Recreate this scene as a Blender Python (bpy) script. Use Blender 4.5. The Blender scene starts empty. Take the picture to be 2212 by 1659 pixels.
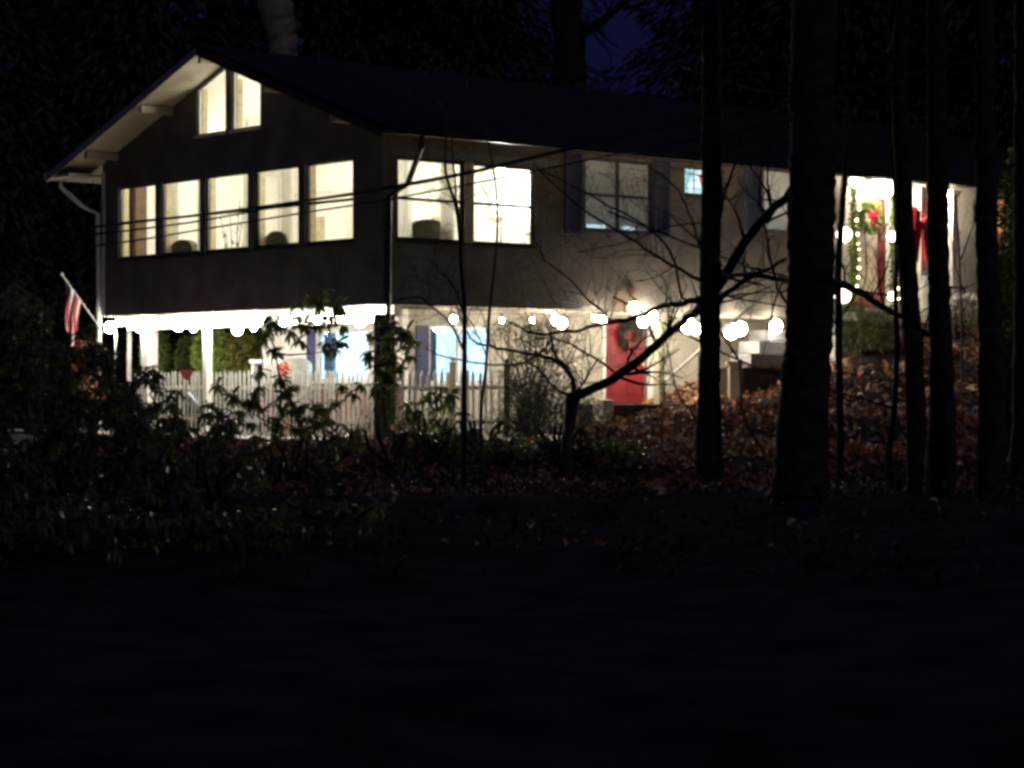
import bpy, math, random
import numpy as np
from mathutils import Vector, Matrix
R = math.radians
S = bpy.context.scene
COL = S.collection
# ------------------------------------------------------------ camera, sky, moonlight, exposure
EYE = 1.7
F = 4848.0                                   # focal length in units of a 2212-wide picture
cam_d = bpy.data.cameras.new('camera')
cam = bpy.data.objects.new('camera', cam_d); COL.objects.link(cam)
cam.location = (0, 0, EYE); cam.rotation_euler = (R(90), 0, 0)
cam_d.sensor_width = 36; cam_d.lens = 36*F/2212; cam_d.clip_start = .1; cam_d.clip_end = 2000
cam_d.dof.use_dof = True; cam_d.dof.focus_distance = 35; cam_d.dof.aperture_fstop = 5
S.camera = cam
W = bpy.data.worlds.new('World'); S.world = W; W.use_nodes = True
wn = W.node_tree; wn.nodes.clear()
sky = wn.nodes.new('ShaderNodeTexSky'); sky.sky_type = 'NISHITA'; sky.sun_disc = False
sky.sun_elevation = R(-5.5); sky.sun_rotation = R(200)
bg = wn.nodes.new('ShaderNodeBackground'); bg.inputs[1].default_value = .14
wo = wn.nodes.new('ShaderNodeOutputWorld')
wn.links.new(sky.outputs[0], bg.inputs[0])
wtc = wn.nodes.new('ShaderNodeTexCoord'); wsx = wn.nodes.new('ShaderNodeSeparateXYZ'); wrp = wn.nodes.new('ShaderNodeValToRGB')
wrp.color_ramp.elements[0].position = .12; wrp.color_ramp.elements[0].color = (.0035, .0042, .021, 1)
wrp.color_ramp.elements[1].position = .7; wrp.color_ramp.elements[1].color = (.013, .0125, .052, 1)
nb = wn.nodes.new('ShaderNodeBackground'); ads = wn.nodes.new('ShaderNodeAddShader')
wn.links.new(wtc.outputs['Generated'], wsx.inputs[0]); wn.links.new(wsx.outputs[2], wrp.inputs[0]); wn.links.new(wrp.outputs[0], nb.inputs[0])
wn.links.new(bg.outputs[0], ads.inputs[0]); wn.links.new(nb.outputs[0], ads.inputs[1]); wn.links.new(ads.outputs[0], wo.inputs[0])
moon = bpy.data.lights.new('moon', 'SUN'); moon.energy = .085; moon.angle = R(1.5); moon.color = (1, .97, .86)
mo = bpy.data.objects.new('moon', moon); COL.objects.link(mo); mo.rotation_euler = (R(62), 0, R(38))
S.view_settings.view_transform = 'Standard'; S.view_settings.look = 'None'
S.view_settings.exposure = 0; S.view_settings.gamma = 1
S.cycles.max_bounces = 8; S.cycles.diffuse_bounces = 3; S.cycles.transparent_max_bounces = 12
S.cycles.sample_clamp_indirect = 4; S.cycles.use_denoising = True
S.cycles.pixel_filter_type = 'BLACKMAN_HARRIS'; S.cycles.filter_width = 3.2
rng = random.Random(7)

# ------------------------------------------------------------ helpers
def at(x, y, Y):
    "point of the world seen at photo column x, row y, at distance Y"
    return Vector(((x-1106)/F*Y, Y, EYE+(829-y)/F*Y))
LD = Vector((.7560, .6546, 0)); GD = Vector((-.6546, .7560, 0))   # along the long wall, along the gable wall
HX, HY = -2.333, 41.0
PZ = EYE-1.02                                   # patio level
def on_gable(x, y, t0=0.0):
    "house-local (t,s,z) of a photo point on the plane t=t0"
    q = (x-1106)/F
    # HX+LD.x t+GD.x s = q (HY+LD.y t+GD.y s)
    s = (q*(HY+LD.y*t0)-HX-LD.x*t0)/(GD.x-q*GD.y)
    Y = HY+LD.y*t0+GD.y*s
    return Vector((t0, s, (829-y)/F*Y+1.02))
def on_long(x, y, s0=0.0):
    q = (x-1106)/F
    t = (q*(HY+GD.y*s0)-HX-GD.x*s0)/(LD.x-q*LD.y)
    Y = HY+LD.y*t+GD.y*s0
    return Vector((t, s0, (829-y)/F*Y+1.02))
def toworld(v): return Vector((HX, HY, PZ))+LD*v[0]+GD*v[1]+Vector((0, 0, v[2]))

MATS = {}
def mat(name, col, rough=.7, col2=None, scale=6, bump=0, bscale=40, spec=.4, metal=0, attr=False, wave=None, emit=None, es=0):
    if name in MATS: return MATS[name]
    m = bpy.data.materials.new(name); m.use_nodes = True; nt = m.node_tree; b = nt.nodes['Principled BSDF']
    N = lambda t: nt.nodes.new(t)
    b.inputs['Roughness'].default_value = rough; b.inputs['Metallic'].default_value = metal
    b.inputs['Specular IOR Level'].default_value = spec
    tc = N('ShaderNodeTexCoord')
    c2 = col2 or tuple(c*.72 for c in col)
    nz = N('ShaderNodeTexNoise'); nz.inputs['Scale'].default_value = scale; nz.inputs['Detail'].default_value = 6
    nt.links.new(tc.outputs['Object'], nz.inputs['Vector'])
    rp = N('ShaderNodeValToRGB'); rp.color_ramp.elements[0].position = .35; rp.color_ramp.elements[1].position = .68
    rp.color_ramp.elements[0].color = (*c2, 1); rp.color_ramp.elements[1].color = (*col, 1)
    nt.links.new(nz.outputs[0], rp.inputs[0]); out = rp.outputs[0]
    if attr:
        at_ = N('ShaderNodeAttribute'); at_.attribute_name = 'Col'
        mx = N('ShaderNodeMix'); mx.data_type = 'RGBA'; mx.blend_type = 'MULTIPLY'; mx.inputs[0].default_value = 1
        nt.links.new(out, mx.inputs[6]); nt.links.new(at_.outputs[0], mx.inputs[7]); out = mx.outputs[2]
    nt.links.new(out, b.inputs['Base Color'])
    if bump:
        n2 = N('ShaderNodeTexNoise'); n2.inputs['Scale'].default_value = bscale; n2.inputs['Detail'].default_value = 5
        nt.links.new(tc.outputs['Object'], n2.inputs['Vector'])
        bp = N('ShaderNodeBump'); bp.inputs['Strength'].default_value = bump; bp.inputs['Distance'].default_value = .03
        h = n2.outputs[0]
        if wave:
            wv = N('ShaderNodeTexWave'); wv.bands_direction = wave[0]; wv.wave_profile = 'SAW'; wv.inputs['Scale'].default_value = wave[1]
            nt.links.new(tc.outputs['Object'], wv.inputs['Vector'])
            ad = N('ShaderNodeMath'); ad.operation = 'ADD'; nt.links.new(wv.outputs[1], ad.inputs[0]); nt.links.new(h, ad.inputs[1]); h = ad.outputs[0]
        nt.links.new(h, bp.inputs['Height']); nt.links.new(bp.outputs[0], b.inputs['Normal'])
    if emit:
        b.inputs['Emission Color'].default_value = (*emit, 1); b.inputs['Emission Strength'].default_value = es
    MATS[name] = m; return m
def glow(name, col, strength):
    if name in MATS: return MATS[name]
    m = bpy.data.materials.new(name); m.use_nodes = True; nt = m.node_tree; b = nt.nodes['Principled BSDF']
    b.inputs['Base Color'].default_value = (.8, .8, .8, 1)
    b.inputs['Emission Color'].default_value = (*col, 1); b.inputs['Emission Strength'].default_value = strength
    MATS[name] = m; return m
def glassmat():
    m = bpy.data.materials.new('window_glass'); m.use_nodes = True; nt = m.node_tree; nt.nodes.clear()
    o = nt.nodes.new('ShaderNodeOutputMaterial'); mx = nt.nodes.new('ShaderNodeMixShader'); mx.inputs[0].default_value = .07
    t = nt.nodes.new('ShaderNodeBsdfTransparent'); t.inputs[0].default_value = (.94, .96, .95, 1)
    g = nt.nodes.new('ShaderNodeBsdfGlossy'); g.inputs['Roughness'].default_value = .03
    nt.links.new(t.outputs[0], mx.inputs[1]); nt.links.new(g.outputs[0], mx.inputs[2]); nt.links.new(mx.outputs[0], o.inputs[0]); return m
def panemat(name, stops, scale, strength):
    "a lit blind behind glass: emission with soft folds"
    m = bpy.data.materials.new(name); m.use_nodes = True; nt = m.node_tree; b = nt.nodes['Principled BSDF']
    tc = nt.nodes.new('ShaderNodeTexCoord'); mp = nt.nodes.new('ShaderNodeMapping'); mp.inputs['Scale'].default_value = scale
    nz = nt.nodes.new('ShaderNodeTexNoise'); nz.inputs['Scale'].default_value = 1; nz.inputs['Detail'].default_value = 2
    rp = nt.nodes.new('ShaderNodeValToRGB'); rp.color_ramp.elements[0].position = .38; rp.color_ramp.elements[1].position = .62
    rp.color_ramp.elements[0].color = (*stops[0], 1); rp.color_ramp.elements[1].color = (*stops[1], 1)
    nt.links.new(tc.outputs['Object'], mp.inputs[0]); nt.links.new(mp.outputs[0], nz.inputs['Vector']); nt.links.new(nz.outputs[0], rp.inputs[0])
    b.inputs['Base Color'].default_value = (.6, .62, .6, 1); b.inputs['Roughness'].default_value = .6
    nt.links.new(rp.outputs[0], b.inputs['Emission Color']); b.inputs['Emission Strength'].default_value = strength
    return m

GL = glassmat()
SID = mat('cream_siding', (.18, .162, .138), .75, (.11, .098, .084), 1.6, .25, 60, wave=('Z', 1.3))
WHT = mat('white_paint', (.82, .80, .74), .5, (.66, .64, .58), 3, .1, 30)
TRM = mat('cream_trim', (.62, .54, .40), .6, (.5, .44, .32), 2, .1)
SHG = mat('roof_shingles', (.026, .023, .02), .9, (.012, .012, .011), 3, .6, 30, wave=('Y', 1.1))
DRK = mat('dark_metal', (.04, .035, .03), .4, None, 5, .1, spec=.5)
NAV = mat('navy_shutter_paint', (.045, .055, .14), .5, (.03, .04, .1), 5, .3, 20, wave=('Z', 4))
REDD = mat('red_door_paint', (.23, .012, .018), .5, (.15, .009, .013), 3, .1)
PLA = mat('interior_plaster', (.88, .85, .77), .9, (.80, .76, .66), .8)
PLW = mat('cool_plaster', (.78, .84, .9), .9, (.72, .8, .86), 1)
WOOD = mat('brown_wood', (.16, .085, .04), .6, (.09, .045, .02), 6, .3, 30)
TIM = mat('dark_timber', (.035, .025, .02), .85, (.02, .015, .012), 5, .5, 25)
BRK = mat('red_brick', (.30, .15, .12), .85, (.2, .09, .075), 9, .6, 14)
CON = mat('concrete', (.46, .45, .42), .85, (.36, .35, .32), 3, .3, 30)
BARK = mat('bark', (.06, .048, .04), .95, (.025, .02, .018), 7, .9, 18)
BARKP = mat('pale_and_lit_bark', (.42, .34, .29), .95, (.24, .2, .17), 3, .9, 14)  # on the tree behind the roof this paleness stands for light; also the fallen branch
TWIG = mat('twig_bark', (.07, .055, .045), .85, (.04, .03, .025), 9, .4, 30)
RHO = mat('rhododendron_leaf', (.17, .18, .075), .25, (.09, .10, .04), 5, .1, spec=.8, attr=True)
LEAFG = mat('green_leaf', (.16, .22, .05), .5, (.08, .13, .03), 5, attr=True)
LEAFD = mat('conifer_leaf', (.075, .085, .06), .8, (.05, .06, .04), 3, attr=True)
LITT = mat('leaf_litter', (1, .95, .9), .6, (.7, .66, .6), 3, attr=True, spec=.3)
SOIL = mat('forest_soil', (.062, .053, .058), .97, (.034, .029, .033), 1.5, .8, 12, spec=.1)
TERR = mat('terracotta', (.55, .38, .24), .8, (.45, .3, .2), 5)

_sb = SOIL.node_tree; _d = _sb.nodes.new('ShaderNodeBsdfDiffuse'); _p = _sb.nodes['Principled BSDF']
_sb.links.new(_p.inputs['Base Color'].links[0].from_socket, _d.inputs[0]); _sb.links.new(_p.inputs['Normal'].links[0].from_socket, _d.inputs['Normal']); _sb.links.new(_d.outputs[0], _sb.nodes['Material Output'].inputs[0])
_n = RHO.node_tree; _t = _n.nodes.new('ShaderNodeBsdfTranslucent'); _t.inputs[0].default_value = (.2, .24, .05, 1); _m = _n.nodes.new('ShaderNodeMixShader'); _m.inputs[0].default_value = .3
_n.links.new(_n.nodes['Principled BSDF'].outputs[0], _m.inputs[1]); _n.links.new(_t.outputs[0], _m.inputs[2]); _n.links.new(_m.outputs[0], _n.nodes['Material Output'].inputs[0])
RHO.node_tree.nodes['Principled BSDF'].inputs['Coat Weight'].default_value = .25; RHO.node_tree.nodes['Principled BSDF'].inputs['Coat Roughness'].default_value = .12
class MB:
    def __init__(s): s.v = []; s.f = []; s.c = []; s.hc = False
    def face(s, pts, c=None):
        n = len(s.v); s.v += [tuple(p) for p in pts]; s.f.append(tuple(range(n, n+len(pts)))); s.c.append(c or (1, 1, 1))
        if c: s.hc = True
    def hexa(s, p, c=None):      # p: 8 points, bottom 4 ccw, top 4
        n = len(s.v); s.v += [tuple(q) for q in p]
        for f in ((3, 2, 1, 0), (4, 5, 6, 7), (0, 1, 5, 4), (1, 2, 6, 5), (2, 3, 7, 6), (3, 0, 4, 7)):
            s.f.append(tuple(n+i for i in f)); s.c.append(c or (1, 1, 1))
    def box(s, x0, x1, y0, y1, z0, z1, c=None):
        s.hexa([(x0, y0, z0), (x1, y0, z0), (x1, y1, z0), (x0, y1, z0), (x0, y0, z1), (x1, y0, z1), (x1, y1, z1), (x0, y1, z1)], c)
    def bar(s, a, b, w, h, up=Vector((0, 0, 1))):
        a = Vector(a); b = Vector(b); d = (b-a).normalized()
        if abs(d.dot(up)) > .98: up = Vector((1, 0, 0))
        sx = d.cross(up).normalized()*w/2; sz = sx.cross(d).normalized()*h/2
        s.hexa([a-sx-sz, a+sx-sz, b+sx-sz, b-sx-sz, a-sx+sz, a+sx+sz, b+sx+sz, b-sx+sz])
    def tube(s, pts, rad, n=6, cap=True, c=None):
        pts = [Vector(p) for p in pts]; base = len(s.v); k = len(pts)
        if not hasattr(rad, '__len__'): rad = [rad]*k
        ref = None
        for i, p in enumerate(pts):
            d = (pts[min(i+1, k-1)]-pts[max(i-1, 0)])
            if d.length < 1e-9: d = Vector((0, 0, 1))
            d.normalize()
            if ref is None: ref = Vector((1, 0, 0)) if abs(d.x) < .8 else Vector((0, 1, 0))
            u = (ref-d*ref.dot(d)); 
            if u.length < 1e-4: u = Vector((0, 1, 0)).cross(d)
            u.normalize(); ref = u; w = d.cross(u)
            for j in range(n):
                a = 2*math.pi*j/n; s.v.append(tuple(p+(u*math.cos(a)+w*math.sin(a))*rad[i]))
        for i in range(k-1):
            for j in range(n):
                a, b = base+i*n+j, base+i*n+(j+1) % n
                s.f.append((a, b, b+n, a+n)); s.c.append(c or (1, 1, 1))
        if cap:
            s.f.append(tuple(base+j for j in reversed(range(n)))); s.c.append(c or (1, 1, 1))
            s.f.append(tuple(base+(k-1)*n+j for j in range(n))); s.c.append(c or (1, 1, 1))
    def lathe(s, cen, prof, n=16, c=None):
        cen = Vector(cen); s.tube_l = None; base = len(s.v)
        for r, z in prof:
            for j in range(n):
                a = 2*math.pi*j/n; s.v.append((cen.x+r*math.cos(a), cen.y+r*math.sin(a), cen.z+z))
        for i in range(len(prof)-1):
            for j in range(n):
                a, b = base+i*n+j, base+i*n+(j+1) % n
                s.f.append((a, b, b+n, a+n)); s.c.append(c or (1, 1, 1))
        s.f.append(tuple(base+j for j in reversed(range(n)))); s.c.append(c or (1, 1, 1))
        s.f.append(tuple(base+(len(prof)-1)*n+j for j in range(n))); s.c.append(c or (1, 1, 1))
    def ball(s, cen, r, n=12, m=8, c=None, sz=1):
        s.lathe(cen, [(max(r*math.sin(math.pi*(i+.02)/(m+.04)), .001), -r*sz*math.cos(math.pi*(i+.02)/(m+.04))) for i in range(m+1)], n, c)
    def leaf(s, p, d, up, L, w, c, bend=.25):
        d = d.normalized(); sx = d.cross(up)
        if sx.length < 1e-3: sx = Vector((1, 0, 0))
        sx.normalize(); nn = sx.cross(d)
        a = p; m1 = p+d*L*.38-nn*L*bend*.1; m2 = p+d*L*.75-nn*L*bend*.5; e = p+d*L-nn*L*bend
        n = len(s.v); fold = nn*w*.25
        s.v += [tuple(a), tuple(m1+sx*w/2+fold), tuple(m1-sx*w/2+fold), tuple(m2+sx*w*.42+fold), tuple(m2-sx*w*.42+fold), tuple(e), tuple(m1), tuple(m2)]
        for f in ((n, n+1, n+6), (n, n+6, n+2), (n+1, n+3, n+7, n+6), (n+6, n+7, n+4, n+2), (n+3, n+5, n+7), (n+7, n+5, n+4)):
            s.f.append(f); s.c.append(c)
        s.hc = True
    def mesh(s, name):
        me = bpy.data.meshes.new(name); me.from_pydata(s.v, [], s.f); me.update()
        if s.hc:
            ca = me.color_attributes.new('Col', 'FLOAT_COLOR', 'CORNER')
            arr = np.ones((len(me.loops), 4), np.float32); i = 0
            cnt = [len(f) for f in s.f]; arr[:, :3] = np.repeat(np.array(s.c, np.float32), cnt, axis=0)
            ca.data.foreach_set('color', arr.ravel())
        return me
    def build(s, name, m, parent=None, smooth=False, bevel=0):
        me = s.mesh(name); o = bpy.data.objects.new(name, me); COL.objects.link(o); me.materials.append(m)
        if smooth: me.shade_smooth()
        if parent is not None: o.parent = parent
        if bevel:
            b = o.modifiers.new('bevel', 'BEVEL'); b.width = bevel; b.segments = 2; b.limit_method = 'ANGLE'
        return o
def tag(o, label=None, cat=None, group=None, kind=None):
    if label: o['label'] = label
    if cat: o['category'] = cat
    if group: o['group'] = group
    if kind: o['kind'] = kind
    return o
def empty(name, loc, label, cat, group=None, rz=0):
    o = bpy.data.objects.new(name, None); COL.objects.link(o); o.location = loc; o.rotation_euler[2] = rz
    o.empty_display_size = .3
    return tag(o, label, cat, group)
def copy_tree(o, parent=None):
    c = o.copy(); COL.objects.link(c); c.parent = parent
    for ch in list(o.children): copy_tree(ch, c)
    return c
def rv(a=1): return Vector((rng.uniform(-a, a), rng.uniform(-a, a), rng.uniform(-a, a)))

# ------------------------------------------------------------ terrain
CP = []
def cp(x, y, Y): p = at(x, y, Y); CP.append((p.x, p.y, p.z))
for X in range(-60, 61, 12):
    for Y in (-20, -6, 6, 18, 26): CP.append((X, Y, 0 if Y < 22 else -.02))
for x in (100, 400, 700, 1000, 1250): cp(x, 1062, 33.5)
for x in (300, 500, 700, 900, 1100, 1210): cp(x, 966, 38.6)
for x, y, Y in ((1300, 1060, 33), (1450, 1050, 33), (1600, 1052, 33), (1750, 1052, 33.5), (1900, 1058, 34), (2050, 1060, 34), (2300, 1060, 34), (2600, 1060, 34),
                (1300, 968, 39), (1400, 925, 41), (1480, 890, 43.5), (1560, 900, 42), (1620, 868, 44), (1680, 850, 44.5), (1760, 900, 42), (1850, 800, 46), (1850, 900, 41.5), (1850, 980, 37.5), (1950, 745, 48),
                (1950, 900, 41.5), (1950, 980, 37.5), (2060, 725, 49.5), (2100, 850, 44), (2200, 720, 50.5), (2150, 960, 38), (2400, 720, 52), (2400, 900, 42), (1460, 980, 37.5), (1650, 960, 38.5), (1300, 1000, 36.5)):
    cp(x, y, Y)
for t, z in ((0, -.12), (3, -.12), (5, -.12), (6.5, .05), (8, .35), (9.3, .75), (10.5, 1.2), (12, 1.75), (14, 2.15), (17, 2.2), (21, 2.3), (26, 2.4)):
    for s in (0, 3, 7, 12, 22, 40):
        v = toworld((t, s, z)); CP.append((v.x, v.y, v.z))
for t, s in ((-4, 4), (-4, 10), (-3, 16), (-12, 10), (-12, 25), (-25, 10), (-25, 40), (-10, 60), (10, 80), (30, 60), (50, 40)):
    v = toworld((t, s, -.25 if t < 0 else 1.5)); CP.append((v.x, v.y, v.z))
CPA = np.array(CP)
def ground_z(X, Y):
    X = np.asarray(X, float); Y = np.asarray(Y, float)
    d2 = (X[..., None]-CPA[:, 0])**2+(Y[..., None]-CPA[:, 1])**2
    w = 1/(d2+.35)**1.9
    z = (w*CPA[:, 2]).sum(-1)/w.sum(-1)
    return z+.05*np.sin(X*1.3+.7*Y)*np.sin(Y*1.1-X*.4)+.02*np.sin(X*4.1+Y*2)*np.sin(Y*3.7)
def gz(x, y): return float(ground_z(np.array([x]), np.array([y]))[0])
def axis_pts(lo, hi, a, b, fine, coarse):
    p = [lo]
    while p[-1] < hi: p.append(p[-1]+(fine if a <= p[-1] < b else coarse))
    return np.array(p)
gx = axis_pts(-240, 240, -16, 20, .35, 5); gy = axis_pts(-60, 300, 6, 58, .35, 5)
XX, YY = np.meshgrid(gx, gy, indexing='ij'); ZZ = np.zeros_like(XX)
for i in range(len(gx)): ZZ[i] = ground_z(XX[i], YY[i])
nv = np.stack([XX, YY, ZZ], -1).reshape(-1, 3); ny = len(gy)
fc = [(i*ny+j, (i+1)*ny+j, (i+1)*ny+j+1, i*ny+j+1) for i in range(len(gx)-1) for j in range(ny-1)]
me = bpy.data.meshes.new('ground'); me.from_pydata(nv.tolist(), [], fc); me.update(); me.shade_smooth(); me.materials.append(SOIL)
g = bpy.data.objects.new('ground', me); COL.objects.link(g); tag(g, kind='structure', label='dark leaf-strewn ground rising to the right')

# leaf litter (stuff)
mb = MB(); lr = random.Random(3)
BR = [(.55, .24, .12), (.42, .18, .1), (.66, .36, .2), (.3, .16, .09), (.78, .62, .44), (.46, .32, .18), (.2, .11, .07), (.55, .46, .3), (.56, .17, .09)]
def litter(n, fx, fy, smax=.1, cl=.5):
    xs = np.array([fx() for _ in range(n)]); ys = np.array([fy() for _ in range(n)])
    keep_ = (np.sin(xs*2.1+ys*1.3)*np.sin(ys*1.7-xs*.8)+.6*np.sin(xs*5.3-ys*3.1)*np.sin(ys*4.7+xs)) > np.array([lr.uniform(-1.3, cl) for _ in range(n)])
    xs = xs[keep_]; ys = ys[keep_]; zs = ground_z(xs, ys)
    for x, y, z in zip(xs, ys, zs):
        w_ = (math.sin(x*1.1+2)*math.sin(y*.9)+1)/2
        c = BR[lr.choice((0, 1, 2, 8, 0, 1, 6)) if lr.random() < w_ else lr.choice((2, 3, 4, 5, 7, 6))]; k = lr.uniform(.5, 1.3); c = tuple(q*k for q in c)
        d = Vector((lr.uniform(-1, 1), lr.uniform(-1, 1), lr.uniform(-.2, .7))); up = Vector((lr.uniform(-.8, .8), lr.uniform(-1, .5), .9))
        L = lr.uniform(.03, 1)**1.5*smax+.03
        mb.leaf(Vector((x, y, z+lr.uniform(.0, .07))), d, up, L, L*lr.uniform(.4, .75), c, lr.uniform(-.4, .7))
litter(42000, lambda: lr.uniform(1, 14), lambda: lr.uniform(31.5, 50), smax=.17)
litter(12000, lambda: lr.uniform(-8, 2), lambda: 38.9-6*lr.random()**1.4, smax=.15)
litter(5000, lambda: lr.uniform(-6, 13), lambda: 34.5-4*lr.random()**1.5, smax=.14, cl=.2)
litter(350, lambda: lr.uniform(-6, 9), lambda: 33-12*lr.random()**1.8, smax=.12)
tag(mb.build('leaf_litter', LITT), 'fallen brown and rust oak leaves covering the bank', 'leaves', kind='stuff')

# ------------------------------------------------------------ the house
H = empty('house', toworld((0, 0, 0)), 'two-storey cream house with wide gable, lit windows and overhanging upper floor', 'house', rz=math.atan2(LD.y, LD.x))
LEN = 22.0; WID = 9.95; RID = WID/2; PEAK = 7.72; SL = .352; EO = .935; RO = .825; TH = .2; FL = 2.475
def under(s): return PEAK-SL*abs(s-RID)-TH
def wall(name, m, axis, p0, p1, base, top, ops, cuts=(), parent=H):
    "wall along u; axis 't' -> plane at s, axis 's' -> plane at t; p0..p1 thickness; ops (u0,u1,zb0,zb1,zt0,zt1)"
    mb = MB(); us = sorted(set([round(c, 4) for c in cuts]+[round(o[i], 4) for o in ops for i in (0, 1)]))
    for a, b in zip(us[:-1], us[1:]):
        cov = sorted([o for o in ops if o[0] <= a+1e-3 and o[1] >= b-1e-3], key=lambda o: o[2])
        lo = (base(a), base(b)); seg = []
        for o in cov:
            ia = (a-o[0])/(o[1]-o[0]); ib = (b-o[0])/(o[1]-o[0])
            seg.append((lo, (o[2]+(o[3]-o[2])*ia, o[2]+(o[3]-o[2])*ib))); lo = (o[4]+(o[5]-o[4])*ia, o[4]+(o[5]-o[4])*ib)
        seg.append((lo, (top(a), top(b))))
        for (l0, l1), (h0, h1) in seg:
            if h0-l0 < .003 and h1-l1 < .003: continue
            P = lambda u, p, z: (u, p, z) if axis == 't' else (p, u, z)
            mb.hexa([P(a, p0, l0), P(b, p0, l1), P(b, p1, l1), P(a, p1, l0), P(a, p0, h0), P(b, p0, h1), P(b, p1, h1), P(a, p1, h0)])
    o = mb.build(name, m, parent)
    import bmesh as bm_
    b = bm_.new(); b.from_mesh(o.data); bm_.ops.recalc_face_normals(b, faces=b.faces); b.to_mesh(o.data); b.free()
    return o
# openings on the gable
GW = []
for (xa, xb) in ((255, 335), (347, 431), (443, 535), (549, 644), (658, 762)):
    GW.append((on_gable(xb, 0)[1], on_gable(xa, 0)[1], 3.69, 3.69, 5.235, 5.235))
GT = []
for (xa, xb) in ((425, 487), (500, 562)):
    s1, s0 = on_gable(xa, 0)[1], on_gable(xb, 0)[1]
    GT.append((s0, s1, 6.07, 6.07, under(s0)-.05, under(s1)-.05))
def lw(xa, xb, ya, yb, s0=0):
    a = on_long(xa, (ya), s0); b = on_long(xb, 0, s0); lo = on_long(xa, yb, s0)
    return (a[0], b[0], lo[2], lo[2], a[2], a[2])
LA = lw(858, 1003, 337, 516); LB = lw(1022, 1155, 350, 525)
LB = (LB[0], LB[1], LA[2], LA[3], LA[4], LA[5])
LC = lw(1264, 1408, 338, 496); LS = lw(1480, 1564, 360, 418); LDW = lw(1650, 1740, 362, 498)
LDOOR = lw(1836, 1912, 392, 661); LF = lw(2156, 2176, 425, 535)
LOPS = [LA, LB, LC, LS, LDW, LDOOR, LF]
wall('gable_wall', SID, 's', 0, .14, lambda u: FL, under, GW+GT, (0, RID, WID))
wall('upper_front_wall', SID, 't', 0.002, .14, lambda u: FL, lambda u: under(0)-.004, LOPS, (.142, LEN))
wall('upper_rear_wall', SID, 't', WID-.14, WID-.002, lambda u: FL, lambda u: under(WID)-.004, [], (.142, LEN))
wall('end_wall', SID, 's', LEN-.14, LEN, lambda u: -1, under, [], (.142, RID, WID-.142))
# upper floor slab / soffit beneath the overhang
mb = MB(); mb.box(.142, LEN-.142, .142, WID-.142, FL+.02, FL+.2); mb.build('floor_slab', TRM, H)
mb = MB(); mb.box(.5, LEN-.2, .3, .4, FL-.06, FL-.003); mb.build('overhang_beam', SID, H); mb = MB(); mb.box(.32, .46, .125, WID-.02, FL-.3, FL-.003); mb.build('overhang_beam', WHT, H)
# roof
for sg, nm in ((-1, 'roof'), (1, 'roof')):
    mb = MB(); e = RID+sg*(RID+EO); ze = PEAK-SL*(RID+EO)
    a, b = (e, RID) if sg < 0 else (RID, e); za, zb = (ze, PEAK) if sg < 0 else (PEAK, ze)
    x0, x1 = -RO, LEN+.5
    mb.hexa([(x0, a, za-TH*.25), (x1, a, za-TH*.25), (x1, b, zb-TH*.25), (x0, b, zb-TH*.25), (x0, a, za), (x1, a, za), (x1, b, zb), (x0, b, zb)])
    mb.build(nm, SHG, H)
    mb = MB(); mb.hexa([(x0+.03, a, za-TH), (x1, a, za-TH), (x1, b, zb-TH), (x0+.03, b, zb-TH), (x0+.03, a, za-TH*.25-.003), (x1, a, za-TH*.25-.003), (x1, b, zb-TH*.25-.003), (x0+.03, b, zb-TH*.25-.003)])
    mb.build('soffit', TRM, H)
    mb = MB(); mb.hexa([(x0-.02, a, za-TH-.03), (x0+.026, a, za-TH-.03), (x0+.026, b, zb-TH-.03), (x0-.02, b, zb-TH-.03), (x0-.02, a, za-.06), (x0+.026, a, za-.06), (x0+.026, b, zb-.06), (x0-.02, b, zb-.06)])
    mb.build('rake_board', TRM if sg > 0 else WOOD, H)
ze = PEAK-SL*(RID+EO)
for s_, s1_, m_ in ((-EO-.13, -EO-.004, DRK), (WID+EO+.004, WID+EO+.13, WHT)):
    mb = MB(); mb.box(-RO-.02, LEN+.4, s_, s1_, ze-.17, ze-.03); mb.build('gutter', m_, H)
for s_ in (RID, RID+2.2, WID-.6, RID-2.2, .6):       # lookout beams under the rake
    z = under(s_)-.005; mb = MB()
    mb.hexa([(-RO+.06, s_-.05, z-.17), (-.004, s_-.05, z-.17), (-.004, s_+.05, z-.17), (-RO+.06, s_+.05, z-.17)] + [(-RO+.06, s_-.05, z-.02), (-.004, s_-.05, z-.02), (-.004, s_+.05, z-.02), (-RO+.06, s_+.05, z-.02)])
    mb.build('lookout_beam', TRM, H)
# boxed corner of the left eave
mb = MB(); mb.box(-RO+.01, -.01, WID+.02, WID+EO-.01, ze-.16, ze-.1); mb.build('eave_return', WHT, H)
# downspouts
mb = MB(); mb.tube([(-.45, WID+EO+.07, ze-.15), (-.45, WID+EO+.07, ze-.33), (-.25, WID+.45, ze-.75), (-.1, WID+.05, ze-.95), (-.09, WID+.02, 2.3), (-.09, WID+.02, .05)], .05, 8); mb.build('downspout', WHT, H)
a = on_long(911, 285, -EO-.06); mb = MB(); mb.tube([(a[0], -EO-.07, ze-.15), (a[0], -EO-.07, ze-.34), (.35, -.25, ze-.95), (.05, -.09, ze-1.2), (.03, -.08, 2.6), (.03, -.08, .3)], .055, 8); mb.build('downspout', DRK, H)
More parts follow.
